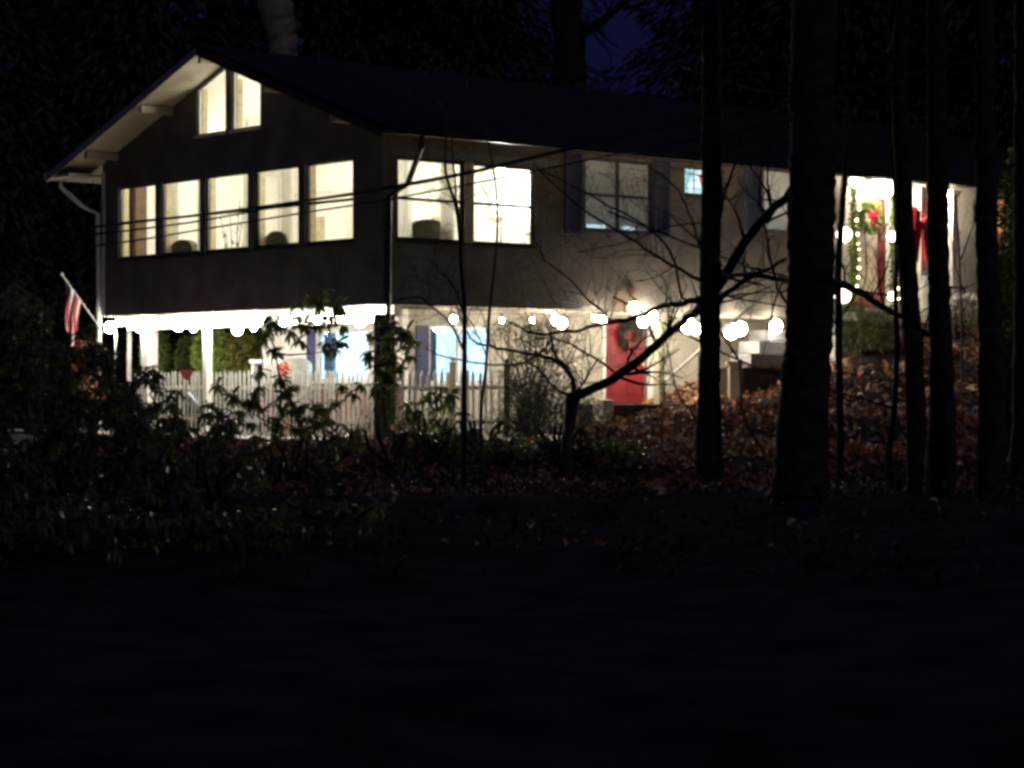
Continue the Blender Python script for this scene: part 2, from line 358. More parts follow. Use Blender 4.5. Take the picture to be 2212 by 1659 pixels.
# long strip above the two warm windows: the gutter's shadow as a blue-grey board
mb = MB(); q0 = on_long(843, 320); q1 = on_long(1205, 335); mb.box(q0[0], q1[0], -.035, -.001, q0[2]-.1, q0[2]+.03); mb.build('gutter_shadow_strip', mat('gutter_shadow_grey', (.2, .23, .28), .6), H)
mb = MB(); mb.box(LA[1], LB[0], -.03, -.001, LA[2], LA[4]); mb.build('window_trim', TRM, H)
mb = MB(); mb.box(-.03, .12, -.03, -.001, FL, 5.55); mb.box(-.03, -.001, -.001, .1, FL, 5.6); mb.build('corner_trim', SID, H)
mb = MB(); mb.box(-.03, -.001, WID-.1, WID, FL, 5.6); mb.build('corner_trim', WHT, H)

def window(o, axis, plane, rail=True, mull=0, fm=DRK, pane=GL, fw=.05, inset=.04, slant=False, sill=True, label=None):
    u0, u1, b0, b1, t0, t1 = o; mb = MB(); d0, d1 = plane+inset, plane+inset+.05
    P = lambda u, p, z: (u, p, z) if axis == 't' else (p, u, z)
    def q(ua, ub, za0, za1, zb0, zb1, e=0):
        mb.hexa([P(ua, d0-e, za0), P(ub, d0-e, za1), P(ub, d1+e, za1), P(ua, d1+e, za0), P(ua, d0-e, zb0), P(ub, d0-e, zb1), P(ub, d1+e, zb1), P(ua, d1+e, zb0)])
    g = .004
    zt = lambda u: t0+(t1-t0)*(u-u0)/(u1-u0)-g
    q(u0+g, u0+fw, b0+g, b0+g, zt(u0+g), zt(u0+fw)); q(u1-fw, u1-g, b0+g, b0+g, zt(u1-fw), zt(u1-g))
    q(u0+fw, u1-fw, b0+g, b0+g, b0+fw, b0+fw); q(u0+fw, u1-fw, zt(u0+fw)-fw, zt(u1-fw)-fw, zt(u0+fw), zt(u1-fw))
    mid = (b0+min(t0, t1))/2
    if rail: q(u0+fw, u1-fw, mid-.025, mid-.025, mid+.025, mid+.025, .006)
    for k in range(mull):
        um = u0+(u1-u0)*(k+1)/(mull+1); q(um-.04, um+.04, b0+fw, b0+fw, zt(um)-fw, zt(um)-fw, .01)
    w = mb.build('window', fm, H)
    if label: w['label'] = label
    mb = MB(); dm = (d0+d1)/2
    mb.hexa([P(u0+fw, dm-.003, b0+fw), P(u1-fw, dm-.003, b0+fw), P(u1-fw, dm+.003, b0+fw), P(u0+fw, dm+.003, b0+fw), P(u0+fw, dm-.003, zt(u0+fw)-fw), P(u1-fw, dm-.003, zt(u1-fw)-fw), P(u1-fw, dm+.003, zt(u1-fw)-fw), P(u0+fw, dm+.003, zt(u0+fw)-fw)])
    mb.build('pane', pane, w)
    if sill:
        mb = MB(); a, b = P(u0-.03, plane-.05, b0-.05), P(u1+.03, plane-.002, b0-.003)
        mb.box(a[0], b[0], a[1], b[1], a[2], b[2]); mb.build('sill', fm, w)
    return w
for o in GW: window(o, 's', 0)
for o in GT: window(o, 's', 0, rail=False, fm=WHT, fw=.04)
window(LA, 't', 0); window(LB, 't', 0)
dim = panemat('dim_curtained_room', ((.012, .018, .02), (.042, .055, .052)), (1.1, .3, .9), 1)
window(LC, 't', 0, mull=1, pane=dim, fm=mat('grey_frame', (.12, .11, .13), .6), label='dim curtained window between navy shutters')
window(LDW, 't', 0, pane=panemat('shaded_window', ((.035, .045, .045), (.15, .15, .125)), (.9, .3, 1.1), 1), fm=mat('grey_frame', (.12, .11, .13), .6), label='grey shaded window behind the big trunk')
window(LF, 't', 0, rail=False, pane=panemat('orange_window', ((.35, .12, .03), (.7, .28, .08)), (1, 1, 2), 1), label='narrow orange lit window at the far right')
# stained glass panel: leaded panes in pale cyan, white and a red figure
st = window(LS, 't', 0, rail=False, pane=panemat('pale_stained_glass', ((.35, .8, .9), (.85, 1, 1)), (5, 1, 5), 1.1), fm=DRK, fw=.03, label='small glowing stained glass window with a red motif')
u0, u1, zb, _, zt, _ = LS; mb = MB()
for k in (.25, .5, .75): uu = u0+(u1-u0)*k; mb.box(uu-.008, uu+.008, .028, .04, zb+.03, zt-.03)
for k in (.22, .74): zz = zb+(zt-zb)*k; mb.box(u0+.03, u1-.03, .03, .042, zz-.007, zz+.007)
mb.build('lead_strip', DRK, st)
mb = MB(); cu = u0+(u1-u0)*.48; cz = (zb+zt)/2
pts = [(-.14, .12), (-.05, .17), (0, .12), (.05, .17), (.14, .12), (.1, -.02), (0, -.16), (-.1, -.02)]
mb.face([(cu+a, .022, cz+b) for a, b in pts]); mb.build('red_glass', glow('red_glass', (.6, .03, .05), .7), st)
for xa, xb in ((500, 700),):
    mb = MB(); c = lw(1270, 1324, 342, 494)
    mb.box(c[0]+.02, c[0]+.5, .03, .05, c[2]+.04, c[2]+.09); mb.build('light_gap', glow('blind_gap', (.6, .85, 1), 1.0), H); mb = MB(); mb.box(c[0]+1.0, c[0]+1.3, .03, .05, c[2]+.04, c[2]+.09)
    mb.build('light_gap', glow('blind_gap', (.6, .85, 1), 1.0), H)
# shutters
for xa, xb, ya, yb in ((1219, 1256, 318, 504), (1412, 1446, 335, 510), (1608, 1641, 352, 500), (1748, 1780, 352, 520)):
    c = lw(xa, xb, ya, yb); mb = MB()
    mb.box(c[0], c[0]+.06, -.04, -.003, c[2], c[4]); mb.box(c[1]-.06, c[1], -.04, -.003, c[2], c[4])
    n = 22
    for k in range(n):
        z = c[2]+.05+(c[4]-c[2]-.1)*k/n; h = (c[4]-c[2]-.1)/n
        mb.hexa([(c[0]+.06, -.035, z), (c[1]-.06, -.035, z), (c[1]-.06, -.01, z+h*.4), (c[0]+.06, -.01, z+h*.4), (c[0]+.06, -.035, z+.012), (c[1]-.06, -.035, z+.012), (c[1]-.06, -.01, z+h*.95), (c[0]+.06, -.01, z+h*.95)])
    mb.box(c[0]+.06, c[1]-.06, -.04, -.003, c[2], c[2]+.05); mb.box(c[0]+.06, c[1]-.06, -.04, -.003, c[4]-.05, c[4]); mb.build('shutter', NAV, H)

# lower storey, set back under the overhang
LI = 2.0
LW1 = (on_gable(795, 0, LI)[1], on_gable(684, 0, LI)[1]); z1 = on_gable(740, 712, LI)[2]; z0 = on_gable(740, 822, LI)[2]
LW1 = (LW1[0], LW1[1], z0, z0, z1, z1)
c = lw(928, 1060, 703, 828, LI); LW2 = c
LDR = lw(1307, 1397, 681, 872, LI); LDR = (LDR[0], LDR[1], LDR[2], LDR[3], FL-.06, FL-.06)
S1 = on_gable(566, 0, LI)[1]
wall('lower_side_wall', WHT, 's', LI, LI+.14, lambda u: -.1, lambda u: FL-.004+.024, [LW1], (LI, S1))
wall('lower_front_wall', mat('grey_beige_wall', (.46, .43, .36), .8, (.33, .31, .26), 2, .2), 't', LI+.002, LI+.14, lambda u: -.1, lambda u: FL+.02, [LW2, LDR], (LI+.142, LEN-.2))
wall('lower_rear_wall', TRM, 't', S1-.14, S1-.002, lambda u: -.1, lambda u: FL+.02, [], (LI+.142, LEN-.2))
mb = MB(); mb.box(LI-.05, LI-.003, LI-.04, S1, .0, z0-.06); mb.build('brick_apron', BRK, H)
window(LW1, 's', LI, fm=WHT, rail=False); window(LW2, 't', LI, fm=WHT, rail=False, mull=1)
for (u, w_) in ((LW1[1], .17),):
    mb = MB(); mb.box(LI-.04, LI-.003, u+.03, u+.03+w_*1.6, z0, z1); mb.build('shutter', NAV, H)
mb = MB(); mb.box(LW2[0]-.36, LW2[0]-.04, LI-.04, LI-.003, LW2[2], LW2[4]); mb.build('shutter', NAV, H)
def curtain(name, axis, plane, ua, ub, za, zb, m):
    mb = MB(); n = 26; P = lambda u, p, z: (u, p, z) if axis == 't' else (p, u, z); pr = None
    for k in range(n+1):
        u = ua+(ub-ua)*k/n; p = plane+.035*math.sin(k*1.7)+.012*math.sin(k*.6)
        if pr: mb.face([P(pr[0], pr[1], za), P(u, p, za), P(u, p, zb), P(pr[0], pr[1], zb)])
        pr = (u, p)
    return mb.build(name, m, H)
BLC = mat('blue_grey_curtain', (.16, .24, .36), .9); SHE = mat('sheer_curtain', (.9, .88, .8), .9)
_n = SHE.node_tree; _t = _n.nodes.new('ShaderNodeBsdfTranslucent'); _t.inputs[0].default_value = (.95, .93, .84, 1); _m = _n.nodes.new('ShaderNodeMixShader'); _m.inputs[0].default_value = .55
_n.links.new(_n.nodes['Principled BSDF'].outputs[0], _m.inputs[1]); _n.links.new(_t.outputs[0], _m.inputs[2]); _n.links.new(_m.outputs[0], _n.nodes['Material Output'].inputs[0])
curtain('curtain', 's', LI+.24, LW1[1]-.32, LW1[1]+.05, .6, 2.2, BLC)
curtain('curtain', 't', LI+.24, LW2[0]-.05, LW2[0]+.36, .6, 2.2, BLC)
JMB = mat('yellow_jamb', (.72, .6, .34), .6)
for o in GW+GT:
    mb = MB(); zt_ = min(o[4:]); mb.box(.142, .27, o[1]+.002, o[1]+.04, o[2]-.05, zt_); mb.build('window_reveal', JMB, H)
    mb = MB(); mb.box(.142, .27, o[0]-.04, o[0]-.002, o[2]-.05, zt_); mb.build('window_reveal', JMB, H)
curtain('curtain', 's', .42, GW[4][0]+.0, GW[4][0]+.75, 3.4, 5.4, SHE)
curtain('curtain', 's', .42, GW[2][0]+.35, GW[2][0]+.75, 3.4, 5.4, SHE)
curtain('curtain', 's', .42, GW[3][1]-.7, GW[3][1]-.35, 3.4, 5.4, SHE)
curtain('curtain', 's', .42, GW[1][0]+.4, GW[1][0]+.7, 3.4, 5.4, SHE)
curtain('curtain', 's', .5, GW[0][0]-.1, GW[0][0]+.3, 3.4, 5.4, SHE)
curtain('curtain', 't', .32, LA[0]-.1, LA[0]+.22, 3.4, 5.5, SHE); curtain('curtain', 't', .32, LA[1]-.3, LA[1]+.02, 3.4, 5.5, SHE)
curtain('curtain', 't', .45, LA[0]+.15, LA[0]+.7, 3.4, 5.5, SHE); curtain('curtain', 't', .32, LB[0]-.05, LB[0]+.25, 3.4, 5.5, SHE)
# rooms (linings a little inside the walls)
mb = MB()
A, B_ = .16, 4.5; zf = FL+.22
us = [.16, RID, WID-.16]
mb.face([(B_, .16, zf), (B_, WID-.16, zf), (B_, WID-.16, under(WID)-.01), (B_, RID, under(RID)-.02), (B_, .16, under(0)-.01)])
mb.face([(A, WID-.15, zf), (A, WID-.15, under(WID)), (B_, WID-.15, under(WID)), (B_, WID-.15, zf)])
mb.face([(A, .16, zf), (B_, .16, zf), (B_, WID-.16, zf), (A, WID-.16, zf)])
mb.face([(A, .16, under(0)-.02), (A, RID, under(RID)-.02), (B_, RID, under(RID)-.02), (B_, .16, under(0)-.02)])
mb.face([(A, RID, under(RID)-.02), (A, WID-.16, under(WID)-.02), (B_, WID-.16, under(WID)-.02), (B_, RID, under(RID)-.02)])
mb.build('living_room_lining', PLA, H)
mb = MB(); C0, C1, D0, D1 = LI+.16, 7.2, LI+.16, S1-.16
mb.face([(C1, D0, .02), (C1, D1, .02), (C1, D1, FL-.05), (C1, D0, FL-.05)]); mb.face([(C0, D1, .02), (C0, D1, FL-.05), (C1, D1, FL-.05), (C1, D1, .02)])
mb.face([(C0, D0, FL-.05), (C1, D0, FL-.05), (C1, D1, FL-.05), (C0, D1, FL-.05)]); mb.face([(C0, D0, .02), (C0, D1, .02), (C1, D1, .02), (C1, D0, .02)])
mb.build('lower_room_lining', PLW, H)
# crown moulding, picture rail and doorway in the living room to break the wall up
mb = MB(); mb.box(B_-.04, B_-.004, .2, WID-.2, 5.25, 5.33); mb.box(B_-.05, B_-.004, 6.9, 7.0, zf, 4.95); mb.box(B_-.05, B_-.004, 5.9, 6.0, zf, 4.95); mb.box(B_-.05, B_-.004, 6.0, 6.9, 4.85, 4.95); mb.build('interior_trim', WHT, H)
# red basement door
u0, u1, zb, _, zt, _ = LDR
mb = MB(); mb.box(u0+.04, u1-.04, LI+.04, LI+.09, zb+.02, zt-.02)
dw = u1-u0-.08; dh = zt-zb
for a, b, c_, d in ((.14, .44, .1, .4), (.56, .86, .1, .4), (.14, .44, .48, .92), (.56, .86, .48, .92)):
    mb.box(u0+.04+dw*a, u0+.04+dw*b, LI+.028, LI+.039, zb+dh*c_, zb+dh*d)
dr = mb.build('door', REDD, H, bevel=.006); dr['label'] = 'red panelled lower door hung with a dark wreath'
mb = MB(); mb.ball((u1-.12, LI+.0, zb+dh*.46), .035); mb.build('handle', mat('brass', (.8, .6, .3), .3, metal=1), dr)
mb = MB(); mb.box(u0-.09, u0-.004, LI-.03, LI-.003, zb, zt+.03); mb.build('door_trim', WHT, H); mb = MB(); mb.box(u1+.004, u1+.17, LI-.03, LI-.003, zb, zt+.03); mb.build('door_trim', WHT, H)
# front door upstairs with red frame and glazed storm door
u0, u1, zb, _, zt, _ = LDOOR
mb = MB()
mb.box(u0+.01, u0+.2, .0, .09, zb+.01, zt-.01); mb.box(u1-.2, u1-.01, .0, .09, zb+.01, zt-.01); mb.box(u0+.2, u1-.2, .0, .09, zt-.18, zt-.01); mb.box(u0+.2, u1-.2, .0, .09, zb+.01, zb+.32)
sd = mb.build('front_door', REDD, H, bevel=.005); sd['label'] = 'bright front door in a red frame with garlands'
mb = MB(); mb.box(u0+.2, u1-.2, .05, .07, zb+.32, zt-.18); mb.box(u0+.3, (u0+u1)/2-.03, .04, .048, zb+.45, zb+1.2); mb.box((u0+u1)/2+.03, u1-.3, .04, .048, zb+.45, zb+1.2); mb.box(u0+.3, u1-.3, .04, .048, zb+1.35, zt-.35)
mb.build('door_panel', mat('cream_door', (.82, .74, .56), .5), sd)
mb = MB(); mb.box(u1-.28, u1-.24, -.03, .0, zb+1.1, zb+1.35); mb.build('handle', DRK, sd)
mb = MB(); mb.box(u1+.01, u1+.24, -.03, -.002, zb, zt+.05); mb.build('door_trim', WHT, H); mb = MB(); mb.box(u0-.3, u0-.01, -.03, -.002, zb, zt+.05); mb.build('door_trim', WHT, H)
pd0 = on_long(1815, 0, -1.2)[0]; mb = MB(); mb.box(pd0, pd0+8.5, -1.2, -.0, 1.5, 2.36); mb.box(LDOOR[0]-.3, LDOOR[1]+.3, -.45, -.001, 2.363, 2.6); mb.build('porch_slab', CON, H)
# porch pillar right of the door, and pale posts
for x in (1987, 2056):
    q = on_long(x, 0, -.5); w_ = .17 if x < 2000 else .1; mb = MB(); mb.box(q[0]-w_, q[0]+w_, -.5-w_, -.5+w_, 2.2, 5.42); mb.box(q[0]-w_-.04, q[0]+w_+.04, -.54-w_, -.46+w_, 2.2, 2.4); mb.box(q[0]-w_-.04, q[0]+w_+.04, -.54-w_, -.46+w_, 5.3, 5.42); mb.build('porch_pillar', WHT, H)
# posts under the overhang
for s_, w_ in ((on_gable(415, 0)[1], .07), (WID-.12, .13), (on_gable(285, 0)[1], .13)):
    mb = MB(); mb.box(.3, .3+2*w_, s_-w_, s_+w_, -.02, FL-.305); mb.box(.27, 2*w_+.33, s_-w_-.03, s_+w_+.03, -.02, .15); mb.build('porch_post', WHT, H)
mb = MB(); mb.box(-.06, .22, -.04, .24, -.1, FL-.17); mb.build('porch_post', TIM, H)['label'] = 'dark corner post wrapped in evergreen'
q = on_long(1428, 0, 0); mb = MB(); mb.box(q[0]-.07, q[0]+.07, -.01, .13, .3, FL-.135); mb.build('porch_post', TRM, H)
# patio and landings
def world_poly(name, pts, z0, z1, m, label, cat=None, kind=None):
    mb = MB(); n = len(pts); lo = [(p[0], p[1], z0) for p in pts]; hi = [(p[0], p[1], z1) for p in pts]
    mb.face(hi); mb.face(lo[::-1])
    for i in range(n): mb.face([lo[i], lo[(i+1) % n], hi[(i+1) % n], hi[i]])
    return tag(mb.build(name, m), label, cat, kind=kind)
pf = [at(380, 0, 41.2), at(560, 0, 39.6), at(840, 0, 39.0), at(1235, 0, 39.4)]
pw = [(p.x, p.y) for p in pf]
back = [toworld((7.0, 0, 0)), toworld((7, 1.95, 0)), toworld((1.9, 1.95, 0)), toworld((1.9, 13, 0)), toworld((-1.2, 13, 0)), toworld((-1.2, 7, 0))]
world_poly('patio', pw+[(p.x, p.y) for p in back], PZ-.35, PZ, CON, 'stone patio in front of the lower storey', kind='structure')
mb = MB()
for a, b in zip(pf[:-1], pf[1:]):
    a = Vector((a.x, a.y-.1, 0)); b = Vector((b.x, b.y-.1, 0)); 
    for k, z in enumerate((PZ-.3, PZ-.16, PZ-.015)): mb.bar(a+Vector((0, -.02*k, z)), b+Vector((0, -.02*k, z)), .15, .135)
tag(mb.build('retaining_wall', TIM), 'low dark timber retaining wall edging the patio', 'wall')
def landing(xa, xb, y, s0, s1, depth, name, label, m=TIM, zz=None):
    a = on_long(xa, y, s0); b = on_long(xb, y, s0); mb = MB()
    mb.box(a[0], b[0], s0, s1, a[2]-depth, a[2]-.05); o = mb.build(name, m); 
    mb2 = MB(); n = max(2, int((s1-s0)/.15))
    for k in range(n): mb2.box(a[0]-.03, b[0]+.03, s0-.03+k*(s1-s0+.03)/n, s0-.04+(k+1)*(s1-s0+.03)/n, a[2]-.046, a[2]); 
    o.location = H.location; o.rotation_euler = H.rotation_euler
    d = mb2.build('deck_boards', m, o); tag(o, label, 'landing'); return o
landing(1318, 1505, 874, -.35, 1.9, 1.0, 'door_landing', 'dark timber landing below the red lower door')
landing(1602, 1700, 794, -.6, .1, .9, 'stair_landing', 'dark timber box under the grey steps')
def local_thing(name, mb, m, label, cat, group=None, bevel=0, smooth=False):
    o = mb.build(name, m, None, smooth, bevel); o.location = H.location; o.rotation_euler = H.rotation_euler; return tag(o, label, cat, group)
st_ = empty('entry_steps', H.location, 'pale grey stacked steps climbing beside the lower wall', 'steps', rz=H.rotation_euler[2])
for (xa, xb, ya, yb, s0) in ((1622, 1712, 764, 790, -.45), (1640, 1712, 736, 763, -.15), (1662, 1720, 712, 735, .15)):
    c = lw(xa, xb, ya, yb, s0); mb = MB(); mb.box(c[0], c[1]+.5, s0, s0+.6, c[2], c[4]-.004); mb.build('step', mat('grey_stone', (.24, .24, .24), .85, (.16, .16, .17), 5, .4, 30), st_, bevel=.01)
c = lw(1302, 1326, 862, 886, -.5); mb = MB(); mb.box(c[0], c[1], -.5, -.2, c[2]-.3, c[4]-.0); local_thing('stone_block', mb, CON, 'pale stone block at the left end of the door landing', 'block', bevel=.03)
# sloping handrail
a = on_long(1436, 822, -.55); b = on_long(1510, 757, -.55); c_ = on_long(1668, 622, -.55)
mb = MB(); mb.tube([a, b, (b+c_)/2, c_], .028, 8); hr = local_thing('handrail', mb, WHT, 'white handrail sloping up across the lower wall', 'handrail')
for p in (a, b, c_):
    mb = MB(); mb.tube([p, (p[0], p[1], p[2]-.95)], .015, 6); mb.build('baluster', DRK, hr)

# ------------------------------------------------------------ lamps and string lights
def lamp_pt(name, loc, P, col, parent, r=.06):
    l = bpy.data.lights.new(name, 'POINT'); l.energy = P; l.color = col; l.shadow_soft_size = r
    o = bpy.data.objects.new(name, l); COL.objects.link(o); o.location = loc; o.parent = parent; return o
WARM = (1, .88, .70); WHITE = (1, .93, .8)
def string_lights(pts, label, col, plane, L, key):
    root = empty('string_lights', H.location, label, 'string lights', rz=H.rotation_euler[2])
    P = [plane(x, y) for x, y, r in pts]; cable = []
    for a, b in zip(P[:-1], P[1:]):
        for k in range(6):
            f = k/6; z = -.5*f*(1-f)*min(.3, (b-a).length*.12)
            a2 = a+Vector((0, 0, .12)); b2 = b+Vector((0, 0, .12)); cable.append(a2+(b2-a2)*f+Vector((0, 0, z)))
    cable.append(P[-1]+Vector((0, 0, .12)))
    mb = MB(); mb.tube(cable, .006, 5)
    for p in P: mb.tube([p+Vector((0, 0, .12)), p+Vector((0, 0, .04))], .022, 8)
    mb.build('cable', DRK, root)
    for p, (x, y, r) in zip(P, pts):
        mb = MB(); mb.ball(p+Vector((0, 0, rng.uniform(-.02, .02))), r*.78, 14, 10, sz=1.15); mb.build('bulb', glow('%s_%d' % (key, int(r*1000)), col, L*(.1/r)**1.0), root, smooth=True)
    return root
string_lights([(237, 706, .13), (303, 704, .13), (385, 703, .13), (418, 706, .08), (455, 699, .09), (513, 710, .13), (548, 704, .08), (612, 700, .07), (686, 690, .07), (732, 688, .06), (778, 688, .15), (800, 668, .06)],
              'string of globe bulbs glowing under the gable overhang', WHITE, lambda x, y: on_gable(x, y, .16), 260, 'gable_bulb')
string_lights([(842, 694, .05), (980, 690, .075), (1084, 690, .04), (1150, 690, .05), (1200, 692, .1), (1214, 700, .12), (1285, 687, .06), (1302, 690, .08), (1390, 694, .15), (1408, 682, .14), (1486, 704, .18), (1503, 709, .13), (1580, 714, .18), (1600, 708, .16), (1676, 703, .16)],
              'string of warm globe bulbs along the long side above the red door', WARM, lambda x, y: on_long(x, y, .12 if x < 1250 else -.13), 170, 'long_bulb')
def wall_lamp(x, y, s0, r, L, col, label, key):
    p = on_long(x, y, s0); root = empty('wall_lantern', toworld((p[0], 0, p[2])), label, 'lantern', rz=H.rotation_euler[2])
    mb = MB(); mb.box(-.05, .05, s0*.0-.03, -.002, -.1, .1); mb.tube([(0, -.03, .06), (0, s0*.6, .16+r), (0, s0, r*1.2)], .012, 6); mb.lathe((0, s0, r*.9), [(r*.9, 0), (r*.3, .06), (.01, .09)], 10); mb.build('bracket', DRK, root)
    mb = MB(); mb.ball((0, s0, 0), r, 14, 10); mb.build('globe', glow(key, col, L), root, smooth=True)
wall_lamp(1370, 664, -.25, .13, 16, (1, .62, .3), 'amber lantern on the wall above the red door', 'amber_globe')
wall_lamp(1851, 390, -.3, .15, 45, WARM, 'bright globe lantern at the top left of the front door', 'porch_globe_a')
wall_lamp(1908, 400, -.35, .27, 60, WARM, 'large dazzling lantern at the top right of the front door', 'porch_globe_b')
wall_lamp(1890, 405, -.3, .17, 70, WARM, 'dazzling lantern over the wreath on the front door', 'porch_globe_c')
wall_lamp(1823, 506, -.3, .17, 9, WARM, 'round white lantern halfway up the left of the front door', 'porch_globe_d')
wall_lamp(1928, 510, -.3, .12, 9, WARM, 'round white lantern halfway up the right of the front door', 'porch_globe_e')
wall_lamp(1927, 639, -.3, .1, 9, WARM, 'small lantern low on the right of the front door', 'porch_globe_f')
wall_lamp(1820, 637, -.5, .18, 9, WARM, 'lantern glowing low among the shrubs left of the front door', 'porch_globe_g')
wall_lamp(2030, 440, -.3, .2, 420, WARM, 'lantern on the beige porch wall, mostly behind a trunk', 'porch_globe_i')
wall_lamp(1972, 426, -.25, .12, 40, WARM, 'lantern above the red bow', 'porch_globe_h')
def room_lamp(v, P, label, col, hang, r=.13, key='pendant_globe', L=12):
    root = empty('pendant_lamp', toworld(v), label, 'lamp')
    mb = MB(); mb.tube([(0, 0, hang), (0, 0, r*.8)], .01, 6); mb.lathe((0, 0, hang-.02), [(.06, 0), (.05, .02)], 12); mb.build('stem', DRK, root)
    mb = MB(); mb.ball((0, 0, 0), r); mb.build('globe', glow(key, col, L), root, smooth=True)
    lamp_pt('lamp_light', (0, 0, -r-.03), P, col, root, .1); return root
IW = (1, .94, .84)
room_lamp((2.0, 2.4, 5.72), 235, 'pendant lamp in the living room near the house corner', IW, under(2.4)-5.72-.02)
room_lamp((2.0, 7.4, 5.72), 200, 'pendant lamp in the living room near its left end', IW, under(7.4)-5.72-.02)
room_lamp((2.4, 4.9, 5.80), 210, 'pendant lamp under the living room ridge', (1, .93, .84), under(4.9)-5.8-.02)
room_lamp((4.3, 3.6, 2.2), 1500, 'pendant lamp in the cool lit lower room', (.62, .82, 1), .14, r=.08, key='cool_globe')
# floor lamp by window B
fl = empty('floor_lamp', toworld((3.75, 1.1, zf)), 'floor lamp glowing behind the right-hand warm window on the long side', 'floor lamp')
mb = MB(); mb.lathe((0, 0, 0), [(.14, 0), (.14, .02), (.02, .04), (.012, 1.6), (.012, 1.7)], 12); mb.build('stand', DRK, fl)
mb = MB(); mb.lathe((0, 0, 1.65), [(.22, 0), (.15, .3)], 16); mb.build('lamp_shade', glow('shade_glow', IW, 5), fl)
lamp_pt('lamp_light', (0, 0, 2.05), 260, IW, fl, .1)
# things seen in the living room
def local_empty(name, v, label, cat, group=None): return empty(name, toworld(v), label, cat, group, rz=H.rotation_euler[2])
FAB = mat('olive_fabric', (.16, .16, .09), .9)
def armchair(v, label, w=.75, rz=0):
    r = local_empty('armchair', v, label, 'armchair', 'armchairs seen over the window sills'); r.rotation_euler[2] += rz
    mb = MB(); mb.box(-w/2, w/2, -.35, .35, .22, .45); mb.build('seat', FAB, r, bevel=.05)
    mb = MB(); n = 12
    prof = [(-w/2+.02, .45)]+[(-(w/2)*math.cos(math.pi*k/n), 1.12+.22*math.sin(math.pi*k/n)) for k in range(n+1)]+[(w/2-.02, .45)]
    mb.face([(a, .24, b) for a, b in prof][::-1]); mb.face([(a, .4, b) for a, b in prof])
    for (a, b), (c, d) in zip(prof, prof[1:]+prof[:1]): mb.face([(a, .24, b), (a, .4, b), (c, .4, d), (c, .24, d)])
    mb.build('backrest', FAB, r)
    for sx in (-1, 1):
        mb = MB(); mb.box(min(sx*w/2, sx*(w/2+.1)), max(sx*w/2, sx*(w/2+.1)), -.35, .3, .22, .65); mb.build('armrest', FAB, r, bevel=.03)
        for sy in (-.3, .3): mb = MB(); mb.tube([(sx*w*.42, sy, .22), (sx*w*.44, sy, 0)], [.03, .02], 8); mb.build('leg', WOOD, r)
g4 = on_gable(616, 0, .6)[1]; g2 = on_gable(413, 0, .6)[1]; la = on_long(947, 0)[0]
armchair((.75, g4, zf), 'armchair back showing in the fourth gable window from the left', .75, R(90))
armchair((.75, g2, zf), 'armchair back showing in the second gable window from the left', .85, R(90))
armchair((la+.25, .95, zf+.1), 'rounded armchair back filling the foot of the left-hand warm long-side window', .95, R(180))
mb = MB(); bs = on_gable(292, 0, .5)[1]; mb.box(.5, .8, bs, WID-.18, zf, 5.3); bk = local_thing('tall_cabinet', mb, WOOD, 'tall brown cabinet behind the leftmost gable window', 'cabinet', bevel=.01)
bm2 = (bs+WID-.18)/2
for c0_, c1_ in ((bs+.03, bm2-.01), (bm2+.01, WID-.21)): mb = MB(); mb.box(.478, .497, c0_, c1_, zf+.1, 5.2); mb.build('cabinet_door', WOOD, bk)
g3 = on_gable(505, 0, .8)[1]
hp = local_empty('houseplant', (.8, g3, zf), 'spindly houseplant in the middle gable window', 'houseplant')
mb = MB(); mb.lathe((0, 0, 0), [(.13, 0), (.18, .3), (.19, .32)], 14); mb.build('pot', TERR, hp)
mb = MB(); lf = MB()
for k in range(6):
    a = k*1.1; tip = Vector((.25*math.cos(a), .35*math.sin(a), rng.uniform(1.2, 2.2))); mb.tube([(0, 0, .3), tip*.5+Vector((0, 0, .2)), tip], [.012, .009, .005], 5)
    for j in range(5): lf.leaf(tip*(.55+.09*j)+Vector((0, 0, .1)), rv()+Vector((0, 0, -.2)), Vector((0, 0, 1)), .16, .04, (.9, 1, .8))
mb.build('stem', TWIG, hp); lf.build('foliage', LEAFG, hp)
# picture frames on the living room wall
for (s_, z_, w_, h_) in ((2.1, 4.5, .5, .35), (4.0, 4.3, .35, .45), (8.2, 4.5, .4, .5)):
    mb = MB(); mb.box(B_-.03, B_-.004, s_-w_/2, s_+w_/2, z_-h_/2, z_+h_/2); mb.box(B_-.035, B_-.031, s_-w_/2+.06, s_+w_/2-.06, z_-h_/2+.06, z_+h_/2-.06)
    local_thing('picture_frame', mb, mat('pale_frame', (.6, .5, .34), .6), 'pale picture frame on the living room wall %s' % {2.1: 'near the corner', 4.0: 'in the middle', 8.2: 'at the far left'}[s_], 'picture')

